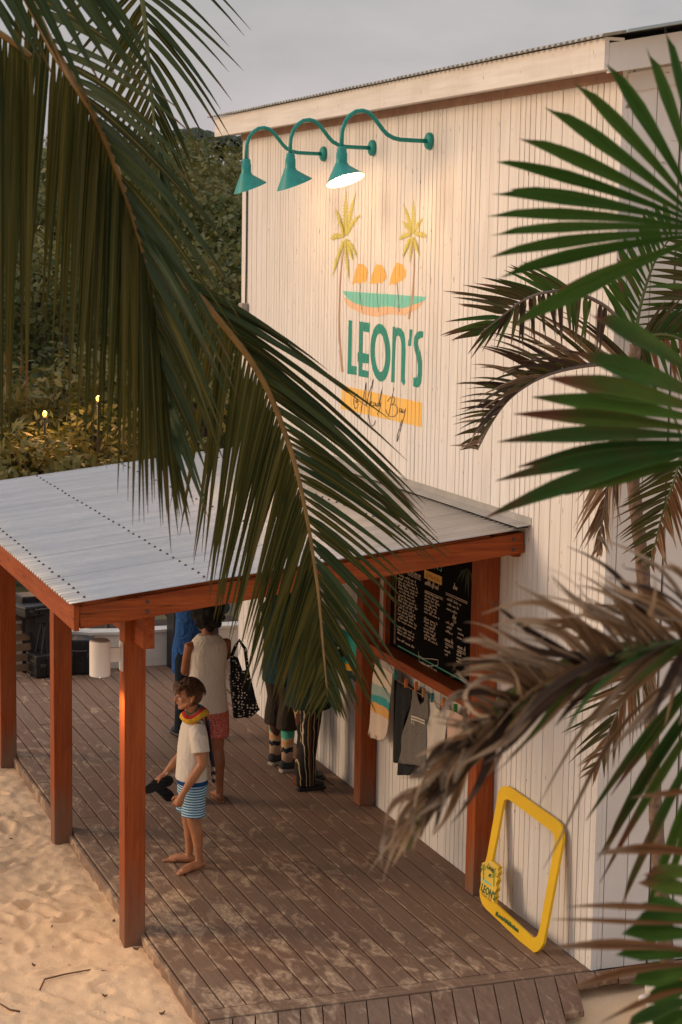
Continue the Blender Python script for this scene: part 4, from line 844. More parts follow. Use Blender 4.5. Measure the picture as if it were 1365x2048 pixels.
# scarf: striped roll round the neck with two tails down the back
cols = [plain('scarf_'+n_, c, .9, scale=40) for n_, c in (('green', (.10, .20, .10)), ('red', (.40, .022, .02)), ('yellow', (.62, .33, .02)), ('sage', (.22, .30, .12)), ('navy', (.02, .03, .07)), ('cream', (.5, .42, .32)))]
q = MB(); N, Mn = 40, 15
for i in range(N):
    a = 2*math.pi*i/N; ca, sa = math.cos(a), math.sin(a); ctr = Vector((.074*ca, .012+.070*sa, 1.125-.020*(-sa)+.012*math.sin(3*a))); rad = Vector((ca, sa, 0))
    for k in range(Mn):
        bb = 2*math.pi*k/Mn; tw_ = bb+.25*math.sin(2*a); q.v.append(tuple(ctr+rad*.034*math.cos(tw_)*(1+.12*math.sin(5*a))+Vector((0, 0, .036*math.sin(tw_)))+rad*.012*math.sin(-tw_)))
for i in range(N):
    for k in range(Mn): q.f.append((i*Mn+k, i*Mn+(k+1) % Mn, ((i+1) % N)*Mn+(k+1) % Mn, ((i+1) % N)*Mn+k)); q.m.append([2, 1, 1, 0, 0, 4, 4, 4, 4, 4, 4, 3, 3, 2, 2][k])
scf = q.build('scarf', cols, boy, smooth=True)
for xo, ln, sq in ((.085, .47, (4, 1, 2, 4)), (.055, .43, (1, 4, 5, 4))):
    q = MB(); n = 16
    for i in range(n+1):
        t_ = i/n; y_ = .085+.045*math.sin(t_*1.6)+.004*math.sin(t_*9); z_ = 1.11-ln*t_
        for k in range(5): q.v.append((xo+(k-2)*.015+.012*t_, y_+.006*math.cos(k*2.2+t_*5), z_))
    for i in range(n):
        for k in range(4): q.f.append((i*5+k, i*5+k+1, (i+1)*5+k+1, (i+1)*5+k)); q.m.append(sq[k] if i < n-4 else (4, 5, 4, 5)[(i+1) % 4])
    o = q.build('scarf_tail', cols, boy, smooth=True); o.modifiers.new('s', 'SOLIDIFY').thickness = .006
q = MB()
for k in range(20):
    a = 2*math.pi*k/20; q.v += [(-.1885+.026*math.cos(a), -.148+.02*math.sin(a)-.003, .652+.013*math.sin(a)+dz) for dz in (-.004, .004)]
q.f = [(2*k, 2*((k+1) % 20), 2*((k+1) % 20)+1, 2*k+1) for k in range(20)]; q.m = [0]*20; o = q.build('wristband', WT, boy); o.modifiers.new('s', 'SOLIDIFY').thickness = .005
# sandals in the right hand
MW = Matrix.Translation(boy.location) @ Matrix.Rotation(R(-92), 4, 'Z')
SOLE = plain('black_rubber', (.010, .010, .011), .75)
for k, (off, rot, lb) in enumerate((((-.165, -.215, .575), (R(74), R(14), R(12)), 'upper black flip-flop held in the child\'s hand'), ((-.19, -.185, .525), (R(62), R(-42), R(14)), 'lower black flip-flop hanging from the child\'s hand'))):
    t = thing('flip_flop', lb, 'sandal'); t.matrix_world = MW @ Matrix.Translation(off) @ Matrix.Rotation(rot[2], 4, 'Z') @ Matrix.Rotation(rot[1], 4, 'X') @ Matrix.Rotation(R(90), 4, 'Y')
    out_ = [(.0, -.115), (.03, -.105), (.038, -.06), (.033, 0), (.04, .06), (.04, .09), (.022, .115), (-.005, .12), (-.032, .105), (-.042, .07), (-.036, .0), (-.036, -.06), (-.026, -.105)]
    o = MB().slab([(x, y_, 0) for x, y_ in out_], (0, 0, .016)).build('sole', SOLE, t); bevel(o, .004); MB().tube([(-.034, .0, .012), (-.022, .05, .035), (0, .085, .016)], .006, 6).tube([(.034, .0, .012), (.024, .05, .035), (0, .085, .016)], .006, 6).build('strap', SOLE, t, smooth=True)

# ------------------------------------------------------------------ adults
def adult(label, loc, rz, H, skinm, hair, legs=True, bend=0, arms=None, feet=None, legx=.09, headturn=0, vox=.009, hipw=1.0, head_off=(0, 0, 0), hairlen=.2, hairstyle='long'):
    s = H/1.7; t = thing('person', label, 'person', loc, rz); q = MB(); V = lambda x, y, z: Vector((x, y, z))*s
    tilt = lambda p: (Matrix.Rotation(-bend, 3, 'X') @ (Vector(p)-V(0, 0, .92))) + V(0, 0, .92)
    for (cx, cy, z, rx, ry), nx_ in ((None, None),) if 0 else []: pass
    tors = [V(0, 0, .88), V(0, .0, 1.0), V(0, .01, 1.15), V(0, .02, 1.30), V(0, .02, 1.40), V(0, .01, 1.46)]
    rx = [.17*hipw, .155*hipw, .135, .16, .15, .08]; o_ = len(q.v); n = 18
    for p, r_ in zip(tors, rx):
        for k in range(n): a = 2*math.pi*k/n; q.v.append(tuple(tilt(p+V(r_*math.cos(a), r_*.66*math.sin(a), 0))))
    q.f += [(o_+i*n+k, o_+i*n+(k+1) % n, o_+(i+1)*n+(k+1) % n, o_+(i+1)*n+k) for i in range(5) for k in range(n)]+[tuple(o_+k for k in reversed(range(n))), tuple(o_+5*n+k for k in range(n))]; q.m = [0]*len(q.f)
    hc = tilt(V(0, -.02, 1.585)+V(*head_off)); q.tube([tilt(V(0, .015, 1.40)), tilt(V(0, .005, 1.50)), hc], [.058*s, .050*s, .05*s], 12); head(q, hc, 1.02*s)
    for sx, pose in zip((1, -1), arms or [((.21, .03, 1.16), (.20, -.10, .95), (0, -.6, -.8))]*2):
        e, wr, dr = pose; sh_ = tilt(V(sx*.165, .02, 1.385)); e = tilt(V(sx*e[0], e[1], e[2])); wr = tilt(V(sx*wr[0], wr[1], wr[2])); q.tube([tilt(V(sx*.12, .02, 1.38)), sh_, sh_.lerp(e, .55), e], [.05*s, .052*s, .045*s, .037*s], 12, dome=True); q.tube([e, e.lerp(wr, .35), wr], [.038*s, .038*s, .025*s], 12, dome=True)
        hand(q, wr, dr, (-sx*.8, -.4, .3), .5, .009, .075)
    for sx, (an, toe) in zip((1, -1), feet or [((.10, .02), (.13, -.2)), ((-.10, .02), (-.13, -.2))]):
        hp = V(sx*legx, 0, .90); an3 = Vector((an[0]*s, an[1]*s, .075*s)); kn = hp.lerp(an3, .52)+V(0, -.018, 0); q.tube([hp, hp.lerp(kn, .4), kn], [.095*s*hipw, .085*s*hipw, .056*s], 14, dome=True); q.tube([kn, kn.lerp(an3, .3)+V(0, .018, 0), kn.lerp(an3, .8), an3], [.054*s, .056*s, .036*s, .034*s], 14, dome=True); foot(q, an3, (toe[0]*s, toe[1]*s, 0), w_=.042)
    remesh(q.build('body', skinm, t), vox, 3)
    q = MB(); q.ball(hc+Vector((0, .022, .045))*s, Vector((.086, .092, .092))*s, 16)
    if hairstyle == 'long':
        for k in range(26):
            a = math.pi*(k/25)*1.1-.15; d = Vector((math.cos(a)*.085, .03+.07*math.sin(a), .03)); p0 = hc+d*s; q.tube([p0+Vector((0, 0, .05)), p0, p0+Vector((d.x*.25, .02, -hairlen*.6))*1, p0+Vector((d.x*.3, .03, -hairlen+random.uniform(-.03, .03)))], [.02, .026, .024, .010], 7, dome=True)
    elif hairstyle == 'afro': q.ball(hc+Vector((0, .04, .07))*s, Vector((.135, .130, .130))*s, 16); [q.ball(hc+Vector((0, .04, .07))*s+Vector((random.gauss(0, 1), random.gauss(0, 1), random.gauss(.2, 1))).normalized()*.125*s, random.uniform(.022, .038), 7) for _ in range(90)]
    rm = remesh(q.build('hair', hair, t), .009, 2)
    return t, V, tilt, hc, s
# woman in the white sleeveless top, seen from behind
wm, V, tl, hc, s = adult('woman with back turned in white sleeveless top and coral print shorts', (-1.28, 4.17, 0), R(186), 1.58, SK2, HAIRB, arms=[((.19, -.03, 1.16), (.10, -.22, 1.10), (-.5, -.7, .3)), ((.22, -.10, 1.24), (.16, -.24, 1.42), (.1, -.3, .9))], feet=[((.06, .0), (.08, -.2)), ((-.115, .03), (-.16, -.19))], hairstyle='afro', hipw=1.0)
q = MB()
for rs_ in ([(0, .0, .80, .195, .145), (0, .0, .92, .18, .135), (0, .005, 1.05, .165, .125), (0, .012, 1.2, .165, .122), (0, .02, 1.32, .176, .128), (0, .02, 1.40, .160, .118), (0, .018, 1.44, .13, .095), (0, .015, 1.475, .09, .078)],): q.rings([tuple(c*s for c in r_) for r_ in rs_], 24)
remesh(q.build('sleeveless_top', WT, wm), .008, 3)
PR = Mat('coral_print', (.45, .08, .06), .85, 0, .2); co = PR.coord('Object', (42, 42, 52)); vv = PR.n('ShaderNodeTexVoronoi', feature='DISTANCE_TO_EDGE', i_Scale=1.0); PR.l(co, vv.inputs['Vector']); PR.color(PR.mix(PR.rng(vv.outputs['Distance'], .08, .16), (.52, .20, .15), (.42, .055, .045)))
q = MB(); q.rings([tuple(c*s for c in r_) for r_ in [(0, 0, .96, .17, .125), (0, 0, .80, .19, .14), (0, 0, .74, .19, .14)]], 22)
for sx in (-1, 1): q.tube([V(sx*.09, 0, .80), V(sx*.10, -.005, .70), V(sx*.108, -.008, .565)], [.107*s, .105*s, .102*s], 18)
remesh(q.build('shorts', PR.m, wm), .008, 2)
for (an, toe) in (((.06, .0), (.08, -.2)), ((-.115, .03), (-.16, -.19))):
    d = Vector((toe[0]-an[0], toe[1]-an[1], 0))*s; g = Vector((an[0]*s, an[1]*s, 0)); dn = d.normalized(); sd = Vector((-dn.y, dn.x, 0)); MB().slab([g-dn*.06+sd*.02+Vector((0, 0, -.004)), g-dn*.06-sd*.02+Vector((0, 0, -.004)), g+d*.6-sd*.045+Vector((0, 0, -.004)), g+d*1.12+Vector((0, 0, -.004)), g+d*.6+sd*.045+Vector((0, 0, -.004))], (0, 0, .014)).build('sandal', plain('tan_sandal', (.3, .12, .06), .7), wm)
wm.location.z = .008
# tote bag hanging from her arm
TOTE = Mat('dotted_black_cloth', (.01, .01, .012), .8, 0, .2); co = TOTE.coord('Object', (42, 42, 42)); vv = TOTE.n('ShaderNodeTexVoronoi', feature='F1', i_Scale=1.0); vv.inputs['Randomness'].default_value = .55; TOTE.l(co, vv.inputs['Vector']); TOTE.color(TOTE.mix(TOTE.rng(vv.outputs['Distance'], .24, .30), (.70, .62, .5), (.010, .010, .012)))
tt = thing('tote_bag', 'black tote bag with pale dots hanging from the woman\'s arm', 'bag', (-1.02, 4.17, .62), R(-20))
def tz(x, y): p = hit(320+x/6.205, 1190+y/6.205, 1, 4.17); return (p.x+1.02, p.z-.62)
out_ = [(880, 770), (955, 790), (1010, 945), (1100, 905), (1130, 1050), (1215, 1395), (1130, 1490), (930, 1530), (900, 1300), (875, 1000)]; pts = [tz(*p) for p in out_]
q = MB(); q.poly([(x, 0, z) for x, z in pts]); me = bpy.data.meshes.new('bag'); me.from_pydata(q.v, [], q.f); bm = bmesh.new(); bm.from_mesh(me)
for ax in (0, 2):
    k = -.5
    while k < .8:
        c_ = [0, 0, 0]; c_[ax] = k; nn = [0, 0, 0]; nn[ax] = 1; bmesh.ops.bisect_plane(bm, geom=bm.verts[:]+bm.edges[:]+bm.faces[:], plane_co=c_, plane_no=nn); k += .03
for v in bm.verts: v.co.y += .02*noise.noise(Vector((v.co.x*9, 0, v.co.z*5)))+.012*math.sin(v.co.x*30+v.co.z*6)
bm.to_mesh(me); bm.free(); me.materials.append(TOTE.m); o = link('bag', me, tt); sm = o.modifiers.new('s', 'SOLIDIFY'); sm.thickness = .05; sm.offset = 0
a, b_ = tz(890, 780), tz(1085, 915); c_ = tz(1055, 660); d_ = tz(985, 560)
MB().tube([(a[0], 0, a[1]), (lerp(a[0], d_[0], .5), 0, lerp(a[1], d_[1], .6)), (d_[0], 0, d_[1]), (c_[0], 0, c_[1]), (b_[0], 0, b_[1])], .014, 8).build('strap', TOTE.m, tt, smooth=True)

# man in the blue shirt stooping behind the woman
mn, V, tl, hc, s = adult('stooping person in blue denim shirt and jeans behind the woman', (-.80, 6.15, 0), R(165), 1.7, SK2, HAIRB, bend=.35, arms=[((.24, -.1, 1.18), (.2, -.3, 1.12), (0, -.8, -.2))]*2, feet=[((.13, .02), (.15, -.2)), ((-.1, .03), (-.13, -.2))], hairstyle='short')
DEN = fabric('blue_denim_shirt', (.035, .13, .40), .4, 16, .9); JN = fabric('dark_jeans', (.012, .022, .035), .3)
q = MB(); n = 22
def tiltrings(rows, t_):
    o_ = len(q.v)
    for (y_, z, rx, ry) in rows:
        for k in range(n): a = 2*math.pi*k/n; q.v.append(tuple(t_(V(rx*math.cos(a), y_+ry*math.sin(a), z))))
    N_ = len(rows); f_ = [(o_+i*n+k, o_+i*n+(k+1) % n, o_+(i+1)*n+(k+1) % n, o_+(i+1)*n+k) for i in range(N_-1) for k in range(n)]+[tuple(o_+k for k in reversed(range(n))), tuple(o_+(N_-1)*n+k for k in range(n))]; q.f += f_; q.m += [0]*len(f_)
tiltrings([(0, .58, .225, .18), (0, .80, .225, .175), (0, .95, .20, .15), (.01, 1.15, .19, .15), (.02, 1.32, .21, .145), (.02, 1.42, .16, .11), (.015, 1.48, .08, .07)], tl)
for sx in (-1, 1): q.tube([tl(V(sx*.13, .02, 1.38)), tl(V(sx*.185, .015, 1.36)), tl(V(sx*.24, -.1, 1.18)), tl(V(sx*.215, -.22, 1.14))], [.07*s, .075*s, .062*s, .055*s], 14)
remesh(q.build('denim_shirt', DEN, mn), .009, 3)
def trousers(par, mat_, feet, hem, top=.97, wide=(1, 1), legx=.09, nm='trousers', s=1.0, V=V):
    q = MB(); q.rings([tuple(c*s for c in r_) for r_ in [(0, 0, top, .165, .12), (0, 0, .86, .185, .135), (0, 0, .78, .185, .135)]], 22)
    for sx, (an, toe) in zip((1, -1), feet):
        hp = V(sx*legx, 0, .86); an3 = Vector((an[0]*s, an[1]*s, hem*s)); kn = hp.lerp(an3, .55)+V(0, -.016, 0); q.tube([hp, hp.lerp(kn, .5), kn, kn.lerp(an3, .5)+V(0, .01, 0), an3], [.107*s, .098*s*wide[0], .078*s*wide[0], .074*s*lerp(wide[0], wide[1], .5), .072*s*wide[1]], 16)
    return remesh(q.build(nm, mat_, par), .009, 3)
trousers(mn, JN, [((.13, .02), (.15, -.2)), ((-.1, .03), (-.13, -.2))], .05, V=V)
def shoe(par, an, toe, mat_, solem, s=1, big=1.0):
    a = Vector((an[0], an[1], 0))*s; d = (Vector((toe[0], toe[1], 0))*s-a); dn = d.normalized(); sd = Vector((-dn.y, dn.x, 0)); pts = []
    for (f, w_) in ((-.35, .024), (-.28, .036), (.1, .040), (.6, .052), (.95, .046), (1.15, .028), (1.22, .0)): pts.append((f, w_*big))
    lp = [a+d*f+sd*w_ for f, w_ in pts]+[a+d*f-sd*w_ for f, w_ in reversed(pts[:-1])]
    o = MB().slab([p+Vector((0, 0, .001)) for p in lp], (0, 0, .028)).build('shoe_sole', solem, par); bevel(o, .006)
    q = MB(); q.tube([a-d*.16+Vector((0, 0, .065)), a+d*.12+Vector((0, 0, .062)), a+d*.55+Vector((0, 0, .048)), a+d*.92+Vector((0, 0, .038))], [.042*big, .05*big, .046*big, .034*big], 14, dome=True); q.tube([a+Vector((0, 0, .06)), a+Vector((0, 0, .115))], [.048, .044], 14)
    remesh(q.build('shoe', mat_, par), .007, 2)
ft = [((.12, .02), (.20, -.17)), ((-.12, .03), (-.16, -.18))]
shoe(mn, ft[0][0], ft[0][1], BLACKP, BLACKP); shoe(mn, (-.1, .03), (-.13, -.18), BLACKP, BLACKP)
# person in grey shorts and patterned socks at the counter
ft = [((.12, .0), (.17, -.18)), ((-.12, .05), (-.15, -.14))]
p1, V, tl, hc, s = adult('person in long brown-grey shorts, patterned socks and grey trainers at the counter', (-.36, 4.96, 0), R(108), 1.74, SK3, HAIRB, feet=ft, hairstyle='short', arms=[((.25, -.06, 1.15), (.2, -.25, 1.1), (0, -.8, 0))]*2)
trousers(p1, fabric('taupe_shorts', (.055, .042, .032)), ft, .36, wide=(1.18, 1.35), nm='shorts', s=s, V=V)
q = MB(); q.rings([tuple(c*s for c in r_) for r_ in [(0, 0, .74, .22, .17), (0, 0, .9, .21, .16), (0, .01, 1.15, .20, .155), (0, .02, 1.33, .215, .14), (0, .02, 1.42, .16, .10), (0, .015, 1.48, .08, .07)]], 22)
for sx in (-1, 1): q.tube([V(sx*.13, .02, 1.38), V(sx*.2, .01, 1.33), V(sx*.245, -.04, 1.19)], [.075*s, .08*s, .078*s], 14)
remesh(q.build('shirt', fabric('teal_dark_shirt', (.02, .05, .05)), p1), .009, 3)
SOCK = Mat('argyle_sock', (.5, .4, .3), .9); sp = SOCK.n('ShaderNodeSeparateXYZ'); SOCK.l(SOCK.coord('Object'), sp.inputs[0]); zz_ = sp.outputs[2]
dia = SOCK.math('ADD', SOCK.math('PINGPONG', SOCK.math('MULTIPLY', sp.outputs[0], 1.0), .022), SOCK.math('PINGPONG', zz_, .035)); rp_ = SOCK.n('ShaderNodeValToRGB'); rp_.color_ramp.interpolation = 'CONSTANT'; e = rp_.color_ramp.elements
e[0].position = 0; e[0].color = (.5, .33, .22, 1); e[1].position = .42; e[1].color = (.015, .02, .03, 1); x_ = e.new(.55); x_.color = (.52, .36, .20, 1); x_ = e.new(.64); x_.color = (.62, .28, .09, 1); x_ = e.new(.72); x_.color = (.5, .4, .25, 1); x_ = e.new(.80); x_.color = (.07, .38, .26, 1)
SOCK.l(SOCK.rng(SOCK.math('ADD', zz_, SOCK.math('MULTIPLY', SOCK.math('PINGPONG', sp.outputs[0], .022), .8)), .05, .37), rp_.inputs[0]); SOCK.color(rp_.outputs[0])
GS = fabric('grey_trainer', (.055, .06, .065)); WSOLE = plain('pale_rubber', (.42, .36, .30), .6)
for (an, toe) in ft:
    MB().tube([(an[0]*s, an[1]*s, .09), (an[0]*s, an[1]*s, .2), (an[0]*s, an[1]*s-.004, .38)], [.048, .050, .062], 18).build('sock', SOCK.m, p1, smooth=True); shoe(p1, an, toe, GS, WSOLE, s, 1.05)
# person in striped flared trousers
ft = [((.085, -.04), (.15, -.22)), ((-.10, .08), (-.11, -.09))]
p2, V, tl, hc, s = adult('person in dark green tunic and striped flared trousers beside the inner post', (-.36, 4.36, 0), R(98), 1.68, SK3, HAIRB, feet=ft, hairstyle='long', arms=[((.22, -.12, 1.17), (.16, -.3, 1.15), (0, -.8, .1))]*2)
FL = stripes('flared_stripes', [((.014, .011, .010), 6), ((.42, .30, .16), 1), ((.014, .011, .010), 3), ((.10, .035, .02), 3), ((.35, .27, .12), 1), ((.014, .013, .010), 4), ((.45, .38, .28), 1)], 1, .115, wob=.03)
trousers(p2, FL, ft, .05, wide=(.95, 1.35), nm='trousers', s=s, V=V)
q = MB(); q.rings([tuple(c*s for c in r_) for r_ in [(0, 0, .70, .245, .185), (0, 0, .85, .215, .165), (0, .0, 1.05, .18, .145), (0, .02, 1.30, .185, .135), (0, .02, 1.41, .15, .10), (0, .015, 1.47, .08, .07)]], 22)
for sx in (-1, 1): q.tube([V(sx*.13, .02, 1.38), V(sx*.185, .01, 1.33), V(sx*.225, -.1, 1.18)], [.07*s, .07*s, .062*s], 14)
remesh(q.build('tunic', fabric('dark_green_tunic', (.022, .038, .028)), p2), .009, 3)
for (an, toe) in ft: shoe(p2, an, toe, BLACKP, BLACKP, s)

# ================================================================== VEGETATION
COCO = leaf_mat('coconut_leaflet', (.022, .040, .010), (.105, .112, .025), (.12, .065, .022), rib=(.21, .15, .035), tipv=1.02, trans=.38, ribw=.11, ribf=.75)
COCOY = leaf_mat('coconut_leaflet_yellowing', (.075, .080, .015), (.140, .120, .022), (.20, .10, .03), rib=(.19, .14, .035), tipv=.98, trans=.35, ribw=.11, ribf=.6)
COCOB = leaf_mat('coconut_leaflet_top', (.036, .070, .024), (.085, .120, .040), (.20, .10, .03), rib=(.10, .11, .045), tipv=.95, trans=.18, ribw=.12, rough=.42, ribf=.5)
GREEN = leaf_mat('fresh_palm_leaf', (.050, .140, .022), (.095, .185, .026), (.10, .07, .024), rib=(.09, .20, .03), tipv=1.08, trans=.25, ribw=.1, ribf=.4)
GREEND = leaf_mat('palm_leaf_browning', (.044, .125, .024), (.108, .170, .022), (.19, .075, .045), rib=(.08, .14, .03), tipv=.88, trans=.2, ribw=.1, ribf=.4, dry=.25)
DRY = leaf_mat('dry_palm_leaf', (.25, .145, .075), (.50, .355, .225), (.46, .34, .23), rib=(.15, .085, .045), tipv=.7, trans=.15, rough=.75, ribw=.2)
DRYD = leaf_mat('withered_shadow_leaf', (.055, .032, .020), (.13, .075, .045), (.20, .14, .10), rib=(.05, .03, .02), tipv=.8, trans=.1, rough=.8, ribw=.2)  # withered brown, kept dark to paint in shadow among the pale dry strands
RUST = leaf_mat('rusty_palm_leaf', (.28, .125, .05), (.44, .245, .12), (.36, .24, .15), rib=(.14, .065, .03), tipv=.75, trans=.25, rough=.7, ribw=.15)
OLIVE = leaf_mat('olive_palm_leaf', (.055, .068, .018), (.115, .100, .026), (.17, .095, .055), rib=(.15, .12, .04), tipv=.82, trans=.25, ribw=.12, dry=.25)
RACH = plain('frond_midrib', (.19, .105, .022), .55, var=.35, scale=14); RACHG = plain('green_midrib', (.085, .10, .025), .5, var=.3); RACHB = plain('grey_midrib', (.16, .12, .09), .7, var=.4); BARK = plain('palm_bark', (.17, .125, .09), .85, var=.5, scale=22, bump=.6)
rl = random.Random(21)
def leaflet(parent, b_, t_, w_, bend=Vector((0, 0, .05)), mat_=None, face=None, roll=0, style='fine', seg=7, fold=.22, name='leaflet', curl=0):
    """one blade from base to tip: folded strip on a curve, v running to the tip"""
    c = (b_+t_)/2+bend; q = MB(); q.uv = []; L_ = (t_-b_).length
    cs = Vector((rl.uniform(-1, 1), rl.uniform(-1, 1), rl.uniform(-1, .3)))*curl*L_
    for i in range(seg+1):
        t = i/seg; p = b_*(1-t)**2+c*2*t*(1-t)+t_*t*t; d = ((c-b_)*(1-t)+(t_-c)*t).normalized()
        if curl: p = p+cs*math.sin(t*math.pi*1.0)*t+cs.cross(d)*.5*math.sin(t*5)*t
        n0 = (face if face is not None else (CAM-p)).normalized(); s = d.cross(n0)
        if s.length < 1e-3: s = d.cross(Vector((0, 0, 1)))
        s.normalize(); n1 = s.cross(d); ra = roll+(curl*5*t if curl else 0); s2 = s*math.cos(ra)+n1*math.sin(ra); n2 = n1*math.cos(ra)-s*math.sin(ra)
        if style == 'fine': h = w_*.5*min(1, .45+t*5)*(1-max(0, t-.3)/.7)**.75
        elif style == 'broad': h = w_*.5*min(1, .20+t*1.25)*(1 if t < .72 else (1-(t-.72)/.28*.62))
        else: h = w_*.5*min(1, .22+t*1.5)*(1-max(0, t-.62)/.38)**.8
        h = max(h, .0006)
        e = (1, 1)
        if style == 'broad' and i == seg: q.v += [tuple(p+s2*h*1.3-d*L_*.10), tuple(p-n2*h*fold*2-d*L_*.03), tuple(p-s2*h*.9+d*L_*.03)]
        else: q.v += [tuple(p+s2*h), tuple(p-n2*h*fold*2), tuple(p-s2*h)]
        q.uv += [(0, t), (.5, t), (1, t)]
    q.f = [(i*3+k, i*3+k+1, (i+1)*3+k+1, (i+1)*3+k) for i in range(seg) for k in range(2)]; q.m = [0]*len(q.f)
    return q.build(name, mat_, parent, smooth=True, recalc=False)
def cat(P, t):                                        # point on polyline (catmull-rom) t in 0..1
    n = len(P)-1; f = min(max(t, 0), 1)*n; i = min(int(f), n-1); u = f-i; p0, p1, p2, p3 = P[max(i-1, 0)], P[i], P[i+1], P[min(i+2, n)]
    return p1*1.0+(p2-p0)*(.5*u)+(p0*2-p1*5+p2*4-p3)*(.5*u*u)+(p1*3-p0-p2*3+p3)*(.5*u**3)
def frond(palm, rp, r0, r1, sides, rmat, label=None):
    """rp: midrib as (x, y, distance); sides: list of dicts with a table of (t, tip x, tip y, tip distance offset)"""
    P = [at(*p) for p in rp]; N = 40; pts = [cat(P, i/N) for i in range(N+1)]
    o = MB().tube(pts, [lerp(r0, r1, (i/N)**.8) for i in range(N+1)], 8).build('frond', rmat, palm, smooth=True)
    px = [Vector((p[0], p[1], p[2])) for p in rp]
    for sd in sides:
        tab = sd['tab']; ts = []
        for (bx_, by_, tx, ty, dd) in tab:               # find t of the base point along the midrib
            best = min(range(101), key=lambda k: (cat(px, k/100)-Vector((bx_, by_, cat(px, k/100).z))).length); ts.append((best/100, tx, ty, dd))
        ts.sort(); n = sd['n']; j = sd.get('jit', 1)
        for k in range(n):
            t = lerp(ts[0][0], ts[-1][0], (k+.5+rl.uniform(-.25, .25))/n); i = 0
            while i < len(ts)-2 and t > ts[i+1][0]: i += 1
            a, c = ts[i], ts[i+1]; u = (t-a[0])/max(c[0]-a[0], 1e-4); bp = cat(px, t); b_ = at(*bp)
            k_ = rl.uniform(.86, 1.06); tx = lerp(a[1], c[1], u)+rl.gauss(0, 9*j); ty = lerp(a[2], c[2], u)+rl.gauss(0, 9*j); dd = lerp(a[3], c[3], u)+rl.uniform(-.08, .08)*j
            tx, ty = bp.x+(tx-bp.x)*k_, bp.y+(ty-bp.y)*k_; t3 = at(tx, ty, bp.z+dd); L_ = (t3-b_).length; mt = sd['mat']; mt = rl.choice(mt) if isinstance(mt, list) else mt
            leaflet(o, b_, t3, sd['w']*rl.uniform(.85, 1.12)*sd.get('wf', lambda t: 1)(t), Vector(sd.get('bend', (0, 0, .1)))*L_*rl.uniform(.6, 1.3), mt, None, rl.uniform(-1, 1)*sd.get('roll', .5)+sd.get('roll0', 0), sd.get('style', 'fine'), sd.get('seg', 7), sd.get('fold', .22), 'leaflet', sd.get('curl', 0))
    return o

# ------------------------------------------------------------------ coconut palm whose fronds hang in from the upper left
cp = thing('coconut_palm', 'coconut palm with long drooping fronds hanging in from the upper left', 'palm', at(-330, 300, 6.6)-Vector((0, 0, 0)))
cp.location = (at(-420, 700, 6.6).x, at(-420, 700, 6.6).y, -.12); base = Vector(cp.location)
def under(o): o.location = -base; return o
crown = at(-330, -150, 6.6)
q = MB(); n = 30
trk = [base+(crown-base)*(i/n)+Vector((.12*math.sin(i/n*3), .1*math.sin(i/n*2), 0)) for i in range(n+1)]
under(q.tube(trk, [.17-.06*(i/n)+(.012 if i % 2 else 0) for i in range(n+1)], 14).build('trunk', BARK, cp, smooth=True))
A = frond(cp, [(-60, -140, 6.5), (40, -30, 6.4), (105, 95, 6.35), (150, 165, 6.3), (185, 225, 6.3), (215, 290, 6.3), (245, 370, 6.3), (265, 430, 6.3), (285, 500, 6.3), (300, 570, 6.32), (311, 650, 6.35), (318, 740, 6.38), (322, 830, 6.4)], .02, .004, [
  dict(tab=[(40, -30, 10, 560, -.1), (105, 95, 70, 690, -.1), (150, 165, 112, 790, -.1), (185, 225, 150, 860, -.1), (215, 290, 192, 920, -.1), (265, 430, 265, 1010, -.1), (300, 570, 330, 1075, -.1), (322, 830, 385, 1060, -.1)], n=54, w=.027, mat=[COCO, COCOY], bend=(0, 0, .04), roll=.7),
  dict(tab=[(40, -30, 300, 130, -.3), (105, 95, 375, 265, -.3), (150, 165, 420, 420, -.3), (185, 225, 450, 520, -.3), (215, 290, 460, 610, -.3), (265, 430, 455, 760, -.3), (300, 570, 445, 880, -.3), (322, 830, 400, 1040, -.2)], n=34, w=.027, mat=[COCO, COCOB, COCOB], bend=(0, 0, .10), roll=.6)], RACH)
B = frond(cp, [(150, 470, 7.2), (250, 500, 7.2), (313, 533, 7.2), (372, 570, 7.2), (410, 605, 7.2), (447, 650, 7.2), (487, 700, 7.2), (520, 750, 7.2), (545, 800, 7.2), (568, 860, 7.2), (588, 920, 7.18), (604, 985, 7.15), (617, 1050, 7.12), (628, 1120, 7.1), (637, 1185, 7.05), (643, 1250, 7.0), (649, 1320, 6.95), (656, 1395, 6.9)], .021, .003, [
  dict(tab=[(250, 500, 240, 860, .1), (372, 570, 325, 950, .1), (410, 605, 345, 1040, .1), (447, 650, 385, 1120, .1), (487, 700, 415, 1190, .1), (545, 800, 440, 1265, .05), (588, 920, 480, 1325, .05), (617, 1050, 520, 1380, 0), (637, 1185, 560, 1415, 0), (649, 1320, 612, 1430, 0), (656, 1395, 640, 1440, 0)], n=76, w=.025, mat=[COCO, COCO, COCO, COCOY], bend=(0, 0, .03), roll=.55),
  dict(tab=[(313, 533, 560, 655, 0), (372, 570, 660, 745, 0), (410, 605, 775, 840, 0), (447, 650, 810, 960, 0), (487, 700, 855, 1030, 0), (545, 800, 880, 1085, 0), (588, 920, 875, 1120, 0), (604, 985, 850, 1160, 0), (617, 1050, 820, 1235, 0), (628, 1120, 800, 1330, 0), (637, 1185, 770, 1410, 0), (649, 1320, 700, 1440, 0), (656, 1395, 668, 1440, 0)], n=60, w=.023, mat=[COCO, COCO, COCO, COCOB], bend=(0, 0, .075), roll=.5)], RACH)
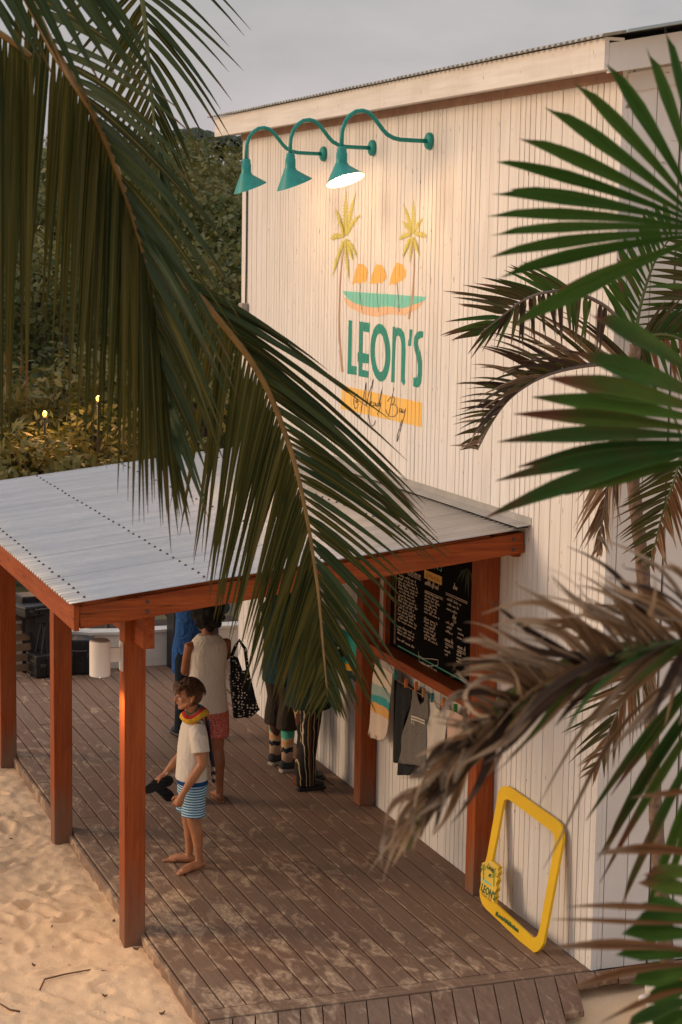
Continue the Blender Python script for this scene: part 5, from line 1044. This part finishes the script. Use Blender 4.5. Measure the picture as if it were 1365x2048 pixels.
Cf = frond(cp, [(240, -200, 8.4), (275, -60, 8.4), (285, 0, 8.4), (292, 60, 8.4), (298, 130, 8.4), (305, 200, 8.4), (312, 280, 8.4), (318, 350, 8.4), (322, 430, 8.4)], .016, .004, [
  dict(tab=[(240, -200, 60, 20, 0), (285, 0, 165, 200, 0), (298, 130, 205, 340, 0), (312, 280, 255, 480, 0), (322, 430, 300, 560, 0)], n=26, w=.026, mat=[COCO, COCOY], bend=(0, 0, .06), roll=.6),
  dict(tab=[(240, -200, 490, 40, 0), (275, -60, 482, 120, 0), (285, 0, 474, 215, 0), (292, 60, 440, 265, 0), (298, 130, 400, 330, 0), (312, 280, 375, 480, 0), (322, 430, 345, 560, 0)], n=22, w=.026, mat=[COCO, COCOB], bend=(0, 0, .10), roll=.5)], RACHG)
D = frond(cp, [(-250, -60, 5.7), (-120, -120, 5.7), (30, -110, 5.7), (170, -70, 5.7)], .018, .006, [dict(tab=[(-120, -120, 60, 110, 0), (-60, -120, 85, 160, 0), (0, -112, 125, 185, 0), (30, -110, 185, 205, 0), (80, -100, 262, 150, 0), (130, -90, 330, 240, 0), (170, -70, 300, 110, 0)], n=12, w=.034, mat=[COCOB], bend=(0, 0, .05), roll=.4)], RACHG)
Ef = frond(cp, [(-200, -40, 6.0), (-80, 20, 6.0), (12, 75, 6.0), (62, 112, 6.0)], .018, .008, [dict(tab=[(-200, -40, -190, 760, 0), (-80, 20, -70, 860, 0), (12, 75, 10, 890, 0), (62, 112, 62, 830, 0)], n=16, w=.032, mat=[COCO, COCOY], bend=(0, 0, .02), roll=.7)], RACH)
for o in (A, B, Cf, D, Ef): under(o)

# ------------------------------------------------------------------ broad-leaved palm close by on the right
np_ = thing('feather_palm', 'close broad-leaved palm with green and withered fronds at the right edge', 'palm'); np_.location = (at(1750, 1200, 4.0).x, at(1750, 1200, 4.0).y, -.12); base = Vector(np_.location); cr = at(1720, 900, 4.0)
under(MB().tube([base+(cr-base)*(i/16)+Vector((.04*math.sin(i*.4), 0, 0)) for i in range(17)], [.085-.02*i/16+(.006 if i % 2 else 0) for i in range(17)], 12).build('trunk', BARK, np_, smooth=True))
def fan(c, d0, items, rmat=RACHG, r_=.012, back=(1650, None), wk=.72):
    """frond seen nearly end on: (base dx, base dy, tip x, tip y, tip distance offset, width px, material, style[, curl])"""
    P = [at(back[0], back[1] or c[1]+60, d0+.25), at(c[0]+120, c[1]+30, d0+.1), at(c[0]+40, c[1]+8, d0), at(c[0]-8, c[1]-4, d0-.06)]
    o = MB().tube([cat(P, i/14) for i in range(15)], [lerp(r_, r_*.5, i/14) for i in range(15)], 8).build('frond', rmat, np_, smooth=True)
    for it in items:
        bx_, by_, tx, ty, dd, wp, mt, st_ = it[:8]; b_ = at(c[0]+bx_, c[1]+by_, d0); t3 = at(tx, ty, d0+dd); L_ = (t3-b_).length
        leaflet(o, b_, t3, wp*wk*d0/FPX, Vector((0, 0, (it[9] if len(it) > 9 else .05)+(rl.uniform(-.05, .10) if mt == RUST else 0)))*L_, mt, None, rl.uniform(-.55, .55), st_, 9, .62, 'leaflet', it[8] if len(it) > 8 else 0)
    return under(o)
G, GD = GREEN, GREEND
fan((1392, 452), 3.5, [(20, -60, 1335, 60, .1, 34, G, 'broad'), (10, -50, 1300, 100, .1, 40, G, 'broad'), (0, -40, 1222, 132, .05, 44, G, 'broad'), (-2, -30, 1158, 168, 0, 40, G, 'broad'), (-4, -22, 1100, 215, 0, 44, G, 'broad'), (-6, -16, 1050, 276, -.05, 42, G, 'broad'), (-8, -10, 1006, 322, -.05, 42, G, 'broad'), (-8, -4, 994, 384, -.1, 38, G, 'broad'), (-8, 0, 1030, 376, 0, 34, G, 'broad'), (-8, 4, 986, 428, -.1, 34, G, 'broad'), (-8, 8, 990, 466, -.1, 32, G, 'broad'), (-8, 14, 992, 508, -.1, 36, G, 'broad'), (-6, 20, 1008, 548, -.05, 40, G, 'broad'), (-4, 26, 1034, 642, -.1, 56, G, 'broad', 0, .02), (4, 30, 1090, 600, .15, 40, GD, 'broad'), (30, -60, 1420, 20, .1, 40, G, 'broad')], back=(1650, 640))
fan((1392, 880), 3.3, [(30, -110, 1190, 626, .1, 58, GD, 'broad', 0, .06), (20, -80, 1150, 706, .1, 62, GD, 'lance', 0, .06), (10, -60, 1096, 756, .1, 62, GD, 'lance', 0, .05), (10, -40, 1064, 794, .1, 52, G, 'lance', 0, .04), (4, -20, 1028, 828, .05, 46, GD, 'lance', 0, .04), (0, -6, 996, 884, 0, 44, GD, 'lance', 0, .06), (0, 6, 1036, 934, .05, 46, GD, 'lance', 0, .06), (0, 14, 992, 962, 0, 44, GD, 'lance', 0, .06), (-4, 24, 970, 1036, 0, 50, GD, 'lance', 0, .08), (10, 40, 1130, 990, .1, 40, GD, 'lance', 0, .06)], wk=.78)
# withered frond arching down to the left, grey shreds along a still green midrib
Wf = frond(np_, [(1700, 1250, 3.7), (1480, 1285, 3.1), (1365, 1290, 3.05), (1260, 1305, 3.0), (1170, 1340, 3.0), (1080, 1385, 3.0), (1000, 1440, 3.0), (930, 1500, 3.0), (870, 1575, 3.0), (835, 1650, 3.0), (812, 1700, 3.0)], .013, .004, [
  dict(tab=[(1480, 1285, 1290, 1110, -.1), (1365, 1290, 1180, 1135, -.1), (1260, 1305, 1060, 1190, -.1), (1170, 1340, 960, 1270, -.1), (1080, 1385, 925, 1335, -.1), (1000, 1440, 885, 1450, -.1), (930, 1500, 845, 1590, -.1), (870, 1575, 800, 1680, -.1), (835, 1650, 795, 1725, -.1)], n=92, w=.016, mat=[DRY, DRY, DRY, DRYD], bend=(0, 0, .16), roll=1.6, jit=3.6, curl=.18, seg=12),
  dict(tab=[(1480, 1285, 1360, 1420, 0), (1365, 1290, 1180, 1450, 0), (1260, 1305, 1070, 1460, 0), (1170, 1340, 990, 1500, 0), (1080, 1385, 920, 1560, 0), (1000, 1440, 885, 1620, 0), (930, 1500, 830, 1680, 0), (870, 1575, 815, 1720, 0)], n=46, w=.021, mat=[GREEND, DRY, DRY, DRYD, DRYD], bend=(0, 0, .10), roll=1.2, jit=3.2, curl=.12, seg=12),
  dict(tab=[(1480, 1285, 1120, 1330, .15), (1365, 1290, 1010, 1395, .15), (1260, 1305, 930, 1460, .15), (1170, 1340, 880, 1530, .15), (1080, 1385, 850, 1590, .15)], n=26, w=.028, mat=[GREEND, GREEN, OLIVE], bend=(0, 0, .07), roll=.5, style='lance')], RACHG)
under(Wf)
fan((1440, 1300), 3.5, [(10, 0, 1172, 1642, 0, 30, GD, 'lance', 0, .10), (0, 10, 1224, 1592, 0, 26, GD, 'lance', .02, .1), (10, 20, 1210, 1700, .05, 36, GD, 'broad', 0, .1), (20, 30, 1194, 1722, .05, 26, GD, 'lance', 0, .1), (30, 40, 1200, 1766, 0, 28, GD, 'lance', 0, .1), (40, 50, 1240, 1812, 0, 30, GD, 'broad', 0, .1), (44, 60, 1290, 1830, .05, 30, G, 'broad', 0, .1), (50, 60, 1330, 1790, .1, 34, G, 'broad', 0, .1), (0, -10, 1150, 1200, .1, 20, DRY, 'lance', .05, .1), (10, 0, 1060, 1720, -.2, 14, DRY, 'lance', .10, .2), (-60, 10, 1075, 1600, -.3, 16, DRY, 'lance', .06, .2), (0, 0, 1215, 1520, -.35, 26, DRY, 'lance', .03, .1), (-30, -20, 1190, 1290, -.4, 18, DRY, 'lance', .08, .1), (-10, -20, 1270, 1340, -.4, 20, DRY, 'lance', .08, .1)], back=(1700, 1280))
fan((1420, 1868), 2.7, [(-20, 36, 1095, 1898, 0, 26, RUST, 'lance', .03, .03), (-20, 42, 1235, 1905, .05, 34, G, 'broad', 0, .0), (0, -40, 1135, 1816, 0, 19, RUST, 'lance', .05, .03), (0, -20, 1105, 1842, 0, 15, RUST, 'lance', .06, .02), (0, -30, 1270, 1835, .05, 40, G, 'broad', 0, .02), (0, 0, 1248, 1862, .05, 50, G, 'broad', 0, .0), (0, -20, 1290, 1800, .1, 46, G, 'broad', 0, .03), (10, -70, 1280, 1760, .1, 44, GD, 'broad', 0, .04), (20, -290, 1262, 1598, 0, 17, RUST, 'lance', .05, .02), (20, -150, 1192, 1706, 0, 24, RUST, 'lance', .05, .02), (0, 60, 1112, 1990, -.05, 20, RUST, 'lance', .04, .06), (0, 66, 1262, 1958, .05, 56, G, 'broad', 0, .02), (0, 110, 1200, 2046, -.05, 20, RUST, 'lance', .05, .12), (0, 90, 1290, 2000, .05, 46, G, 'broad', 0, .02), (0, 120, 1250, 2050, 0, 40, GD, 'broad', 0, .05), (0, 150, 1300, 2060, .05, 50, G, 'broad', 0, .05), (20, -120, 1290, 1745, .1, 36, GD, 'broad', 0, .04)], back=(1700, 1900), wk=.9)

# ------------------------------------------------------------------ slender palm growing by the side wall
sp_ = thing('slender_palm', 'slender palm with ringed trunk and browning fronds beside the wall corner', 'palm'); T0 = at(1338, 1962, 11.35); sp_.location = T0; base = Vector(T0)
trk = [at(*p) for p in ((1338, 1962, 11.35), (1322, 1760, 11.25), (1308, 1560, 11.15), (1298, 1340, 11.05), (1286, 1140, 10.9), (1268, 980, 10.8), (1262, 880, 10.75), (1266, 760, 10.7), (1272, 690, 10.7))]
under(MB().tube([cat(trk, i/60) for i in range(61)], [(.042-.010*i/60)*(1.13 if i % 3 == 0 else 1) for i in range(61)], 12).build('trunk', plain('ringed_bark', (.20, .13, .09), .85, var=.5, scale=30, bump=.7), sp_, smooth=True))
fl = []
fl.append(frond(sp_, [(1268, 730, 10.6), (1205, 728, 10.5), (1149, 735, 10.4), (1100, 748, 10.3), (1055, 770, 10.2), (1015, 802, 10.1), (982, 848, 10.0), (955, 900, 10.0)], .016, .004, [
  dict(tab=[(1268, 730, 1140, 620, 0), (1205, 728, 1050, 625, 0), (1149, 735, 990, 650, 0), (1100, 748, 955, 690, 0), (1055, 770, 928, 745, 0), (1015, 802, 915, 810, 0), (982, 848, 906, 865, 0), (955, 900, 928, 905, 0)], n=44, w=.026, mat=[OLIVE, DRYD, DRY, OLIVE], bend=(0, 0, .12), roll=.9, jit=1.3),
  dict(tab=[(1205, 728, 1120, 700, -.3), (1149, 735, 1030, 715, -.3), (1100, 748, 985, 760, -.3), (1055, 770, 955, 815, -.3), (1015, 802, 940, 870, -.3), (982, 848, 950, 905, -.3)], n=26, w=.022, mat=[DRY, OLIVE, DRYD], bend=(0, 0, .12), roll=1, jit=1.3)], RACHB))
fl.append(frond(sp_, [(1272, 690, 10.6), (1220, 620, 10.5), (1150, 585, 10.4), (1090, 585, 10.3), (1045, 602, 10.2), (1005, 632, 10.15), (960, 668, 10.1)], .014, .004, [
  dict(tab=[(1150, 585, 1040, 520, 0), (1090, 585, 985, 536, 0), (1060, 595, 950, 560, 0), (1045, 602, 915, 578, 0), (1030, 612, 898, 590, 0), (1015, 622, 898, 606, 0), (1005, 632, 898, 622, 0), (990, 643, 896, 660, 0), (960, 668, 905, 694, 0)], n=20, w=.03, mat=[OLIVE, GREEND, OLIVE], bend=(0, 0, .06), roll=.5),
  dict(tab=[(1220, 620, 1190, 720, 0), (1150, 585, 1150, 690, 0), (1090, 585, 1100, 680, 0), (1045, 602, 1030, 690, 0), (990, 643, 925, 700, 0)], n=22, w=.03, mat=[OLIVE, GREEND, DRYD], bend=(0, 0, .06), roll=.6)], RACHB))
fl.append(frond(sp_, [(1272, 700, 10.7), (1276, 640, 10.7), (1290, 580, 10.7), (1312, 520, 10.7), (1345, 470, 10.7)], .014, .004, [
  dict(tab=[(1272, 700, 1225, 600, 0), (1276, 640, 1215, 540, 0), (1290, 580, 1235, 480, 0), (1312, 520, 1280, 430, 0), (1345, 470, 1330, 400, 0)], n=20, w=.04, mat=[GREEND, GREEN], bend=(0, 0, .03), roll=.5, style='lance'),
  dict(tab=[(1272, 700, 1380, 690, 0), (1276, 640, 1400, 640, 0), (1290, 580, 1410, 580, 0), (1345, 470, 1430, 500, 0)], n=20, w=.036, mat=[GREEND, OLIVE], bend=(0, 0, .06), roll=.5, style='lance')], RACHG))
fl.append(frond(sp_, [(1272, 700, 10.7), (1310, 670, 10.7), (1365, 680, 10.7), (1430, 730, 10.7), (1480, 800, 10.7)], .014, .004, [dict(tab=[(1272, 700, 1340, 600, 0), (1365, 680, 1440, 590, 0), (1480, 800, 1520, 740, 0)], n=18, w=.034, mat=[GREEND, OLIVE], roll=.5), dict(tab=[(1272, 700, 1290, 800, 0), (1310, 670, 1345, 790, 0), (1365, 680, 1395, 800, 0), (1480, 800, 1470, 900, 0)], n=18, w=.034, mat=[GREEND, OLIVE, RUST], roll=.5)], RACHG))
fl.append(frond(sp_, [(1258, 850, 10.6), (1240, 880, 10.5), (1222, 940, 10.4), (1208, 1020, 10.4), (1198, 1105, 10.4)], .012, .004, [
  dict(tab=[(1258, 850, 1170, 940, 0), (1240, 880, 1150, 1010, 0), (1222, 940, 1150, 1070, 0), (1208, 1020, 1165, 1100, 0), (1198, 1105, 1190, 1125, 0)], n=22, w=.028, mat=[DRY, DRY, RUST], bend=(0, 0, .05), roll=1.1, jit=1.2, curl=.03),
  dict(tab=[(1258, 850, 1235, 990, 0), (1240, 880, 1232, 1040, 0), (1222, 940, 1228, 1080, 0), (1208, 1020, 1215, 1110, 0), (1198, 1105, 1203, 1125, 0)], n=20, w=.026, mat=[DRY, DRY], bend=(0, 0, .05), roll=1.1, jit=1.2, curl=.03)], RACHB))
fl.append(frond(sp_, [(1275, 760, 10.6), (1330, 800, 10.5), (1362, 880, 10.4), (1352, 950, 10.3), (1328, 1020, 10.3), (1302, 1125, 10.3)], .012, .004, [
  dict(tab=[(1362, 880, 1250, 930, 0), (1352, 950, 1235, 1010, 0), (1335, 1000, 1232, 1060, 0), (1315, 1070, 1245, 1110, 0), (1302, 1125, 1285, 1145, 0)], n=24, w=.026, mat=[OLIVE, COCOY, OLIVE], bend=(0, 0, .05), roll=.7),
  dict(tab=[(1362, 880, 1440, 960, 0), (1352, 950, 1410, 1060, 0), (1328, 1020, 1350, 1110, 0), (1302, 1125, 1310, 1150, 0)], n=22, w=.026, mat=[OLIVE, COCOY, RUST], bend=(0, 0, .05), roll=.7)], RACHG))
fl.append(frond(sp_, [(1296, 1310, 11.0), (1275, 1345, 10.9), (1250, 1395, 10.8), (1222, 1455, 10.8), (1192, 1540, 10.8)], .011, .003, [
  dict(tab=[(1296, 1310, 1195, 1320, 0), (1275, 1345, 1175, 1370, 0), (1250, 1395, 1125, 1440, 0), (1235, 1430, 1130, 1490, 0), (1222, 1455, 1140, 1530, 0), (1192, 1540, 1175, 1560, 0)], n=24, w=.024, mat=[OLIVE, DRY, OLIVE, RUST], bend=(0, 0, .05), roll=.6),
  dict(tab=[(1296, 1310, 1330, 1400, 0), (1275, 1345, 1290, 1450, 0), (1250, 1395, 1240, 1510, 0), (1222, 1455, 1210, 1545, 0), (1192, 1540, 1190, 1575, 0)], n=20, w=.024, mat=[OLIVE, DRY, RUST], bend=(0, 0, .05), roll=.6)], RACHB))
for o in fl: under(o)

# ------------------------------------------------------------------ hillside behind
def lat(x, y): return (x-CAM.x)*math.cos(YAW)-(y-CAM.y)*math.sin(YAW)
HP = [(0, -.6), (20.4, -.45), (22, -.05), (26, .3), (31, 1.3), (40, 3.0), (52, 4.4), (72, 5.2), (96, 5.7), (130, 4.5), (200, 2)]
def hill(s, l):
    for (a, za), (c, zc) in zip(HP, HP[1:]):
        if s <= c: z = lerp(za, zc, (s-a)/(c-a)); break
    else: z = 2
    return z+(.35*noise.noise(Vector((s*.12, l*.12, 0)))+.9*noise.noise(Vector((s*.03, l*.04, 7))))*min(1, max(0, (s-21)/15))
def world(s, l): return Vector((CAM.x+math.sin(YAW)*s+math.cos(YAW)*l, CAM.y+math.cos(YAW)*s-math.sin(YAW)*l, 0))
q = MB(); SS = [20.4+i*.8 for i in range(24)]+[40+i*5 for i in range(33)]; LL = [-70+i*2.8 for i in range(60)]
for s in SS:
    for l in LL: p = world(s, l); p.z = hill(s, l); q.v.append(tuple(p))
nl = len(LL); q.f = [(j*nl+i, j*nl+i+1, (j+1)*nl+i+1, (j+1)*nl+i) for j in range(len(SS)-1) for i in range(nl-1)]; q.m = [0]*len(q.f)
GR = Mat('earth_and_scrub', (.08, .07, .03), .95); f_ = GR.noise(GR.coord('Position'), .6, 6); GR.color(GR.mix(f_, (.045, .05, .018), (.16, .12, .07)))
q.build('hillside', GR.m, smooth=True, recalc=False, kind='structure')
def wood_leaf(name, a, b_, c):
    m = Mat(name, a, .55, 0, .3); r_ = m.n('ShaderNodeTexNoise'); r_.inputs['Scale'].default_value = .35; r_.inputs['Detail'].default_value = 4; m.l(m.coord('Position'), r_.inputs['Vector'])
    v_ = m.n('ShaderNodeTexWhiteNoise'); m.l(m.n('ShaderNodeNewGeometry').outputs['Random Per Island'], v_.inputs['Vector']); k = m.mix(m.rng(r_.outputs['Fac'], .35, .65), a, b_); k = m.mix(m.math('MULTIPLY', m.n('ShaderNodeNewGeometry').outputs['Random Per Island'], .6), k, c); m.color(k)
    tr_ = m.n('ShaderNodeBsdfTranslucent'); m.l(k, tr_.inputs['Color']); mx = m.n('ShaderNodeMixShader'); mx.inputs[0].default_value = .25; o = m.t.nodes['Material Output']; m.l(m.b.outputs[0], mx.inputs[1]); m.l(tr_.outputs[0], mx.inputs[2]); m.l(mx.outputs[0], o.inputs['Surface']); return m.m
WL = wood_leaf('hillside_leaves', (.018, .055, .012), (.17, .16, .040), (.20, .17, .06)); SL = wood_leaf('garden_leaves', (.06, .085, .018), (.14, .12, .025), (.18, .13, .035))
rw = random.Random(5)
def clump(q, c, r, n, sz, long=1.6, flat=.8):
    for k in range(n):
        d = Vector((rw.gauss(0, 1), rw.gauss(0, 1), rw.gauss(0, 1))).normalized(); rad = r*(.55+.45*rw.random()**.5)*(1+.3*noise.noise(d*2.2+c)); p = c+Vector((d.x*rad, d.y*rad, d.z*rad*flat))
        u = Vector((rw.gauss(0, 1), rw.gauss(0, 1), rw.gauss(-.2, .7))).normalized(); v = u.cross(d+Vector((rw.gauss(0, .4), rw.gauss(0, .4), rw.gauss(0, .4)))).normalized(); a = sz*rw.uniform(.6, 1.3); o_ = len(q.v)
        q.v += [tuple(p-u*a*long*.5), tuple(p+v*a*.5), tuple(p+u*a*long*.5), tuple(p-v*a*.5)]; q.f.append((o_, o_+1, o_+2, o_+3))
q = MB()
for k in range(170):
    s = 34+62*rw.random()**1.15; l = rw.uniform(-.36, .06)*s+rw.uniform(-3, 3); p = world(s, l); z = hill(s, l); r = rw.uniform(.9, 1.7)*(1+.004*s)
    for j in range(rw.randint(3, 5)): clump(q, p+Vector((rw.uniform(-1, 1)*r*.8, rw.uniform(-1, 1)*r*.8, z+r*rw.uniform(.5, 1.15))), r*rw.uniform(.5, .8), int(360*(1 if s < 60 else .75)), .060+.0011*s)
for k in range(80):
    s = rw.uniform(27, 37); l = rw.uniform(-.34, .05)*s; p = world(s, l); clump(q, p+Vector((0, 0, hill(s, l)+.35)), rw.uniform(.6, 1.1), 260, .09)
for k in range(70):                                  # low scrub and the brow of the hill
    s = 90+rw.uniform(-4, 8); l = rw.uniform(-.36, .08)*s; p = world(s, l); clump(q, p+Vector((0, 0, hill(s, l)+.7)), rw.uniform(.8, 1.5), 110, .26)
q.m = [0]*len(q.f); q.build('hillside_woodland', WL, recalc=False, kind='stuff')
# palms on the ridge
PF = plain('far_palm_green', (.03, .045, .016), .6)
for (px, py, s, hgt, lb) in ((432, 268, 84, 3.4, 'small palm on the ridge just left of the roof end'), (470, 276, 86, 3.2, 'small palm on the ridge hidden partly by the roof end'), (372, 262, 82, 3.0, 'small palm on the ridge seen between hanging leaflets')):
    top = at(px, py, s/FW.dot(Vector((math.sin(YAW), math.cos(YAW), 0)))*1.0); t = thing('ridge_palm', lb, 'palm', (top.x, top.y, top.z-hgt), group='palms on the ridge')
    MB().tube([(0, 0, 0), (.06, 0, hgt*.5), (0, 0, hgt)], [.14, .11, .09], 8).build('trunk', BARK, t); q = MB()
    for k in range(13):
        a = k*2.4; e = rw.uniform(.1, .9); L_ = rw.uniform(1.0, 1.5); n = 8; d = Vector((math.cos(a), math.sin(a), 0)); pts = [Vector((0, 0, hgt))+d*L_*(i/n)*math.cos(e*.5)+Vector((0, 0, L_*(math.sin(e)*(i/n)-1.0*(i/n)**2))) for i in range(n+1)]
        sd = Vector((-d.y, d.x, 0))
        for i in range(n):
            for s_ in (-1, 1):
                o_ = len(q.v); h = .42*math.sin(math.pi*min(1, .2+.75*i/n)); q.v += [tuple(pts[i]), tuple(pts[i+1]), tuple(pts[i+1]+sd*s_*h+Vector((0, 0, -h*.7))), tuple(pts[i].lerp(pts[i+1], .3)+sd*s_*h+Vector((0, 0, -h*.75)))]; q.f.append((o_, o_+1, o_+2, o_+3))
    q.m = [0]*len(q.f); q.build('crown', PF, t, recalc=False)
# bare grey branch
t = thing('dead_branch', 'bare pale branch among the bushes left of the building corner', 'branch'); b0 = at(446, 580, 37); t.location = (b0.x, b0.y, b0.z-.6)
def bp(x, y): return at(x, y, 37)-Vector(t.location)
MB().tube([Vector((0, 0, 0)), bp(446, 580), bp(455, 560), bp(462, 535)], [.03, .022, .018, .006], 6).tube([bp(455, 560), bp(440, 548), bp(432, 540)], [.014, .010, .004], 6).tube([bp(446, 580), bp(460, 572), bp(472, 575)], [.014, .01, .004], 6).build('branch', plain('bleached_wood', (.30, .25, .20), .8), t, smooth=True)
# garden shrubs behind the porch, lit by two small lamps
GLB = ['leftmost leafy shrub behind the porch roof', 'leafy shrub under the left garden lamp', 'broad shrub between the two garden lamps', 'leafy shrub under the right garden lamp', 'tall shrub right of the garden lamps behind hanging leaflets', 'low dense shrub over the far roof edge', 'dark shrub touching the far roof corner', 'large bush rising behind the left garden lamp', 'large bush rising behind the right garden lamp', 'bushy shrub behind the dark frond beside the building', 'shrub close to the building corner at roof level', 'low shrub at the far left above the roof']
spots = [(-40, 900, 25.5, 1.0), (60, 900, 25.0, .9), (130, 900, 25.3, .95), (210, 890, 25.0, .9), (290, 860, 25.6, 1.1), (100, 935, 24.2, .7), (230, 925, 24.0, .7), (40, 770, 29, 1.6), (190, 740, 30, 1.7), (350, 760, 29, 1.7), (440, 720, 28, 1.6), (0, 940, 24.0, .65)]
for (px, py, s, r), lb in zip(spots, GLB):
    c = at(px, py, s); ss = (c-CAM).dot(Vector((math.sin(YAW), math.cos(YAW), 0))); gz = hill(ss, lat(c.x, c.y)); t = thing('garden_shrub', lb, 'shrub', (c.x, c.y, gz), rw.uniform(0, 6), group='shrubs behind the porch'); H = max(.5, c.z-gz)
    q = MB()
    for j in range(7): d = Vector((rw.uniform(-.5, .5)*r, rw.uniform(-.5, .5)*r, H*rw.uniform(.6, 1))); q.tube([(0, 0, -.1), d*.5+Vector((0, 0, .1)), d], [.03, .02, .008], 6)
    q.build('stems', BARK, t); q = MB()
    for j in range(9): clump(q, Vector((rw.uniform(-.7, .7)*r, rw.uniform(-.7, .7)*r, H*rw.uniform(.35, 1.05))), r*rw.uniform(.32, .55), 170, .06 if s < 27 else .075, 2.8)
    q.m = [0]*len(q.f); q.build('foliage', SL, t, recalc=False)
for k in range(5):
    t = thing('planter_plant', ['spiky plant at the left end of the white planter', 'spiky plant second from the left in the white planter', 'spiky plant in the middle of the white planter', 'spiky plant right of the middle in the white planter', 'spiky plant behind the black cabinet'][k], 'plant', (-1.15+.34*k, 9.55+.05*(k % 2), .30), group='plants in the white planter'); MB().tube([(0, 0, -.02), (0, 0, .12)], [.03, .02], 7).build('stem', BARK, t)
    for j in range(14): a = rw.uniform(0, 6.3); l_ = rw.uniform(.3, .5); leaflet(t, Vector((0, 0, .1)), Vector((math.cos(a)*l_*.7, math.sin(a)*l_*.7, .1+l_*rw.uniform(.2, .9))), .045, Vector((0, 0, .12)), GREEND, Vector((-.3, -1, .6)), 0, 'lance', 5, .2, 'leaf')
for (px, py, lb) in ((90, 828, 'lit garden lamp lower and further left behind the roof'), (197, 797, 'lit garden lamp higher and right of the other one')):
    c = at(px, py, 25.2); gz = hill((c-CAM).dot(Vector((math.sin(YAW), math.cos(YAW), 0))), lat(c.x, c.y)); t = thing('garden_lamp', lb, 'lamp', (c.x, c.y, gz), group='garden lamps'); h = c.z-gz
    MB().tube([(0, 0, -.1), (0, 0, h-.07)], .018, 8).build('pole', DARKM, t); MB().rings([(0, 0, h-.07, .03, .03), (0, 0, h-.05, .035, .035), (0, 0, h-.045, .01, .01)], 10).build('socket', DARKM, t); MB().ball((0, 0, h), (.030, .030, .04), 12).build('bulb', emis('garden_bulb', (1, .42, .09), 3.5), t, smooth=True)
    ld = bpy.data.lights.new('lamp_light', 'POINT'); ld.energy = 32; ld.color = (1, .46, .12); ld.shadow_soft_size = .06; lo_ = bpy.data.objects.new('lamp_light', ld); COL.objects.link(lo_); lo_.parent = t; lo_.location = (0, 0, h+.10)
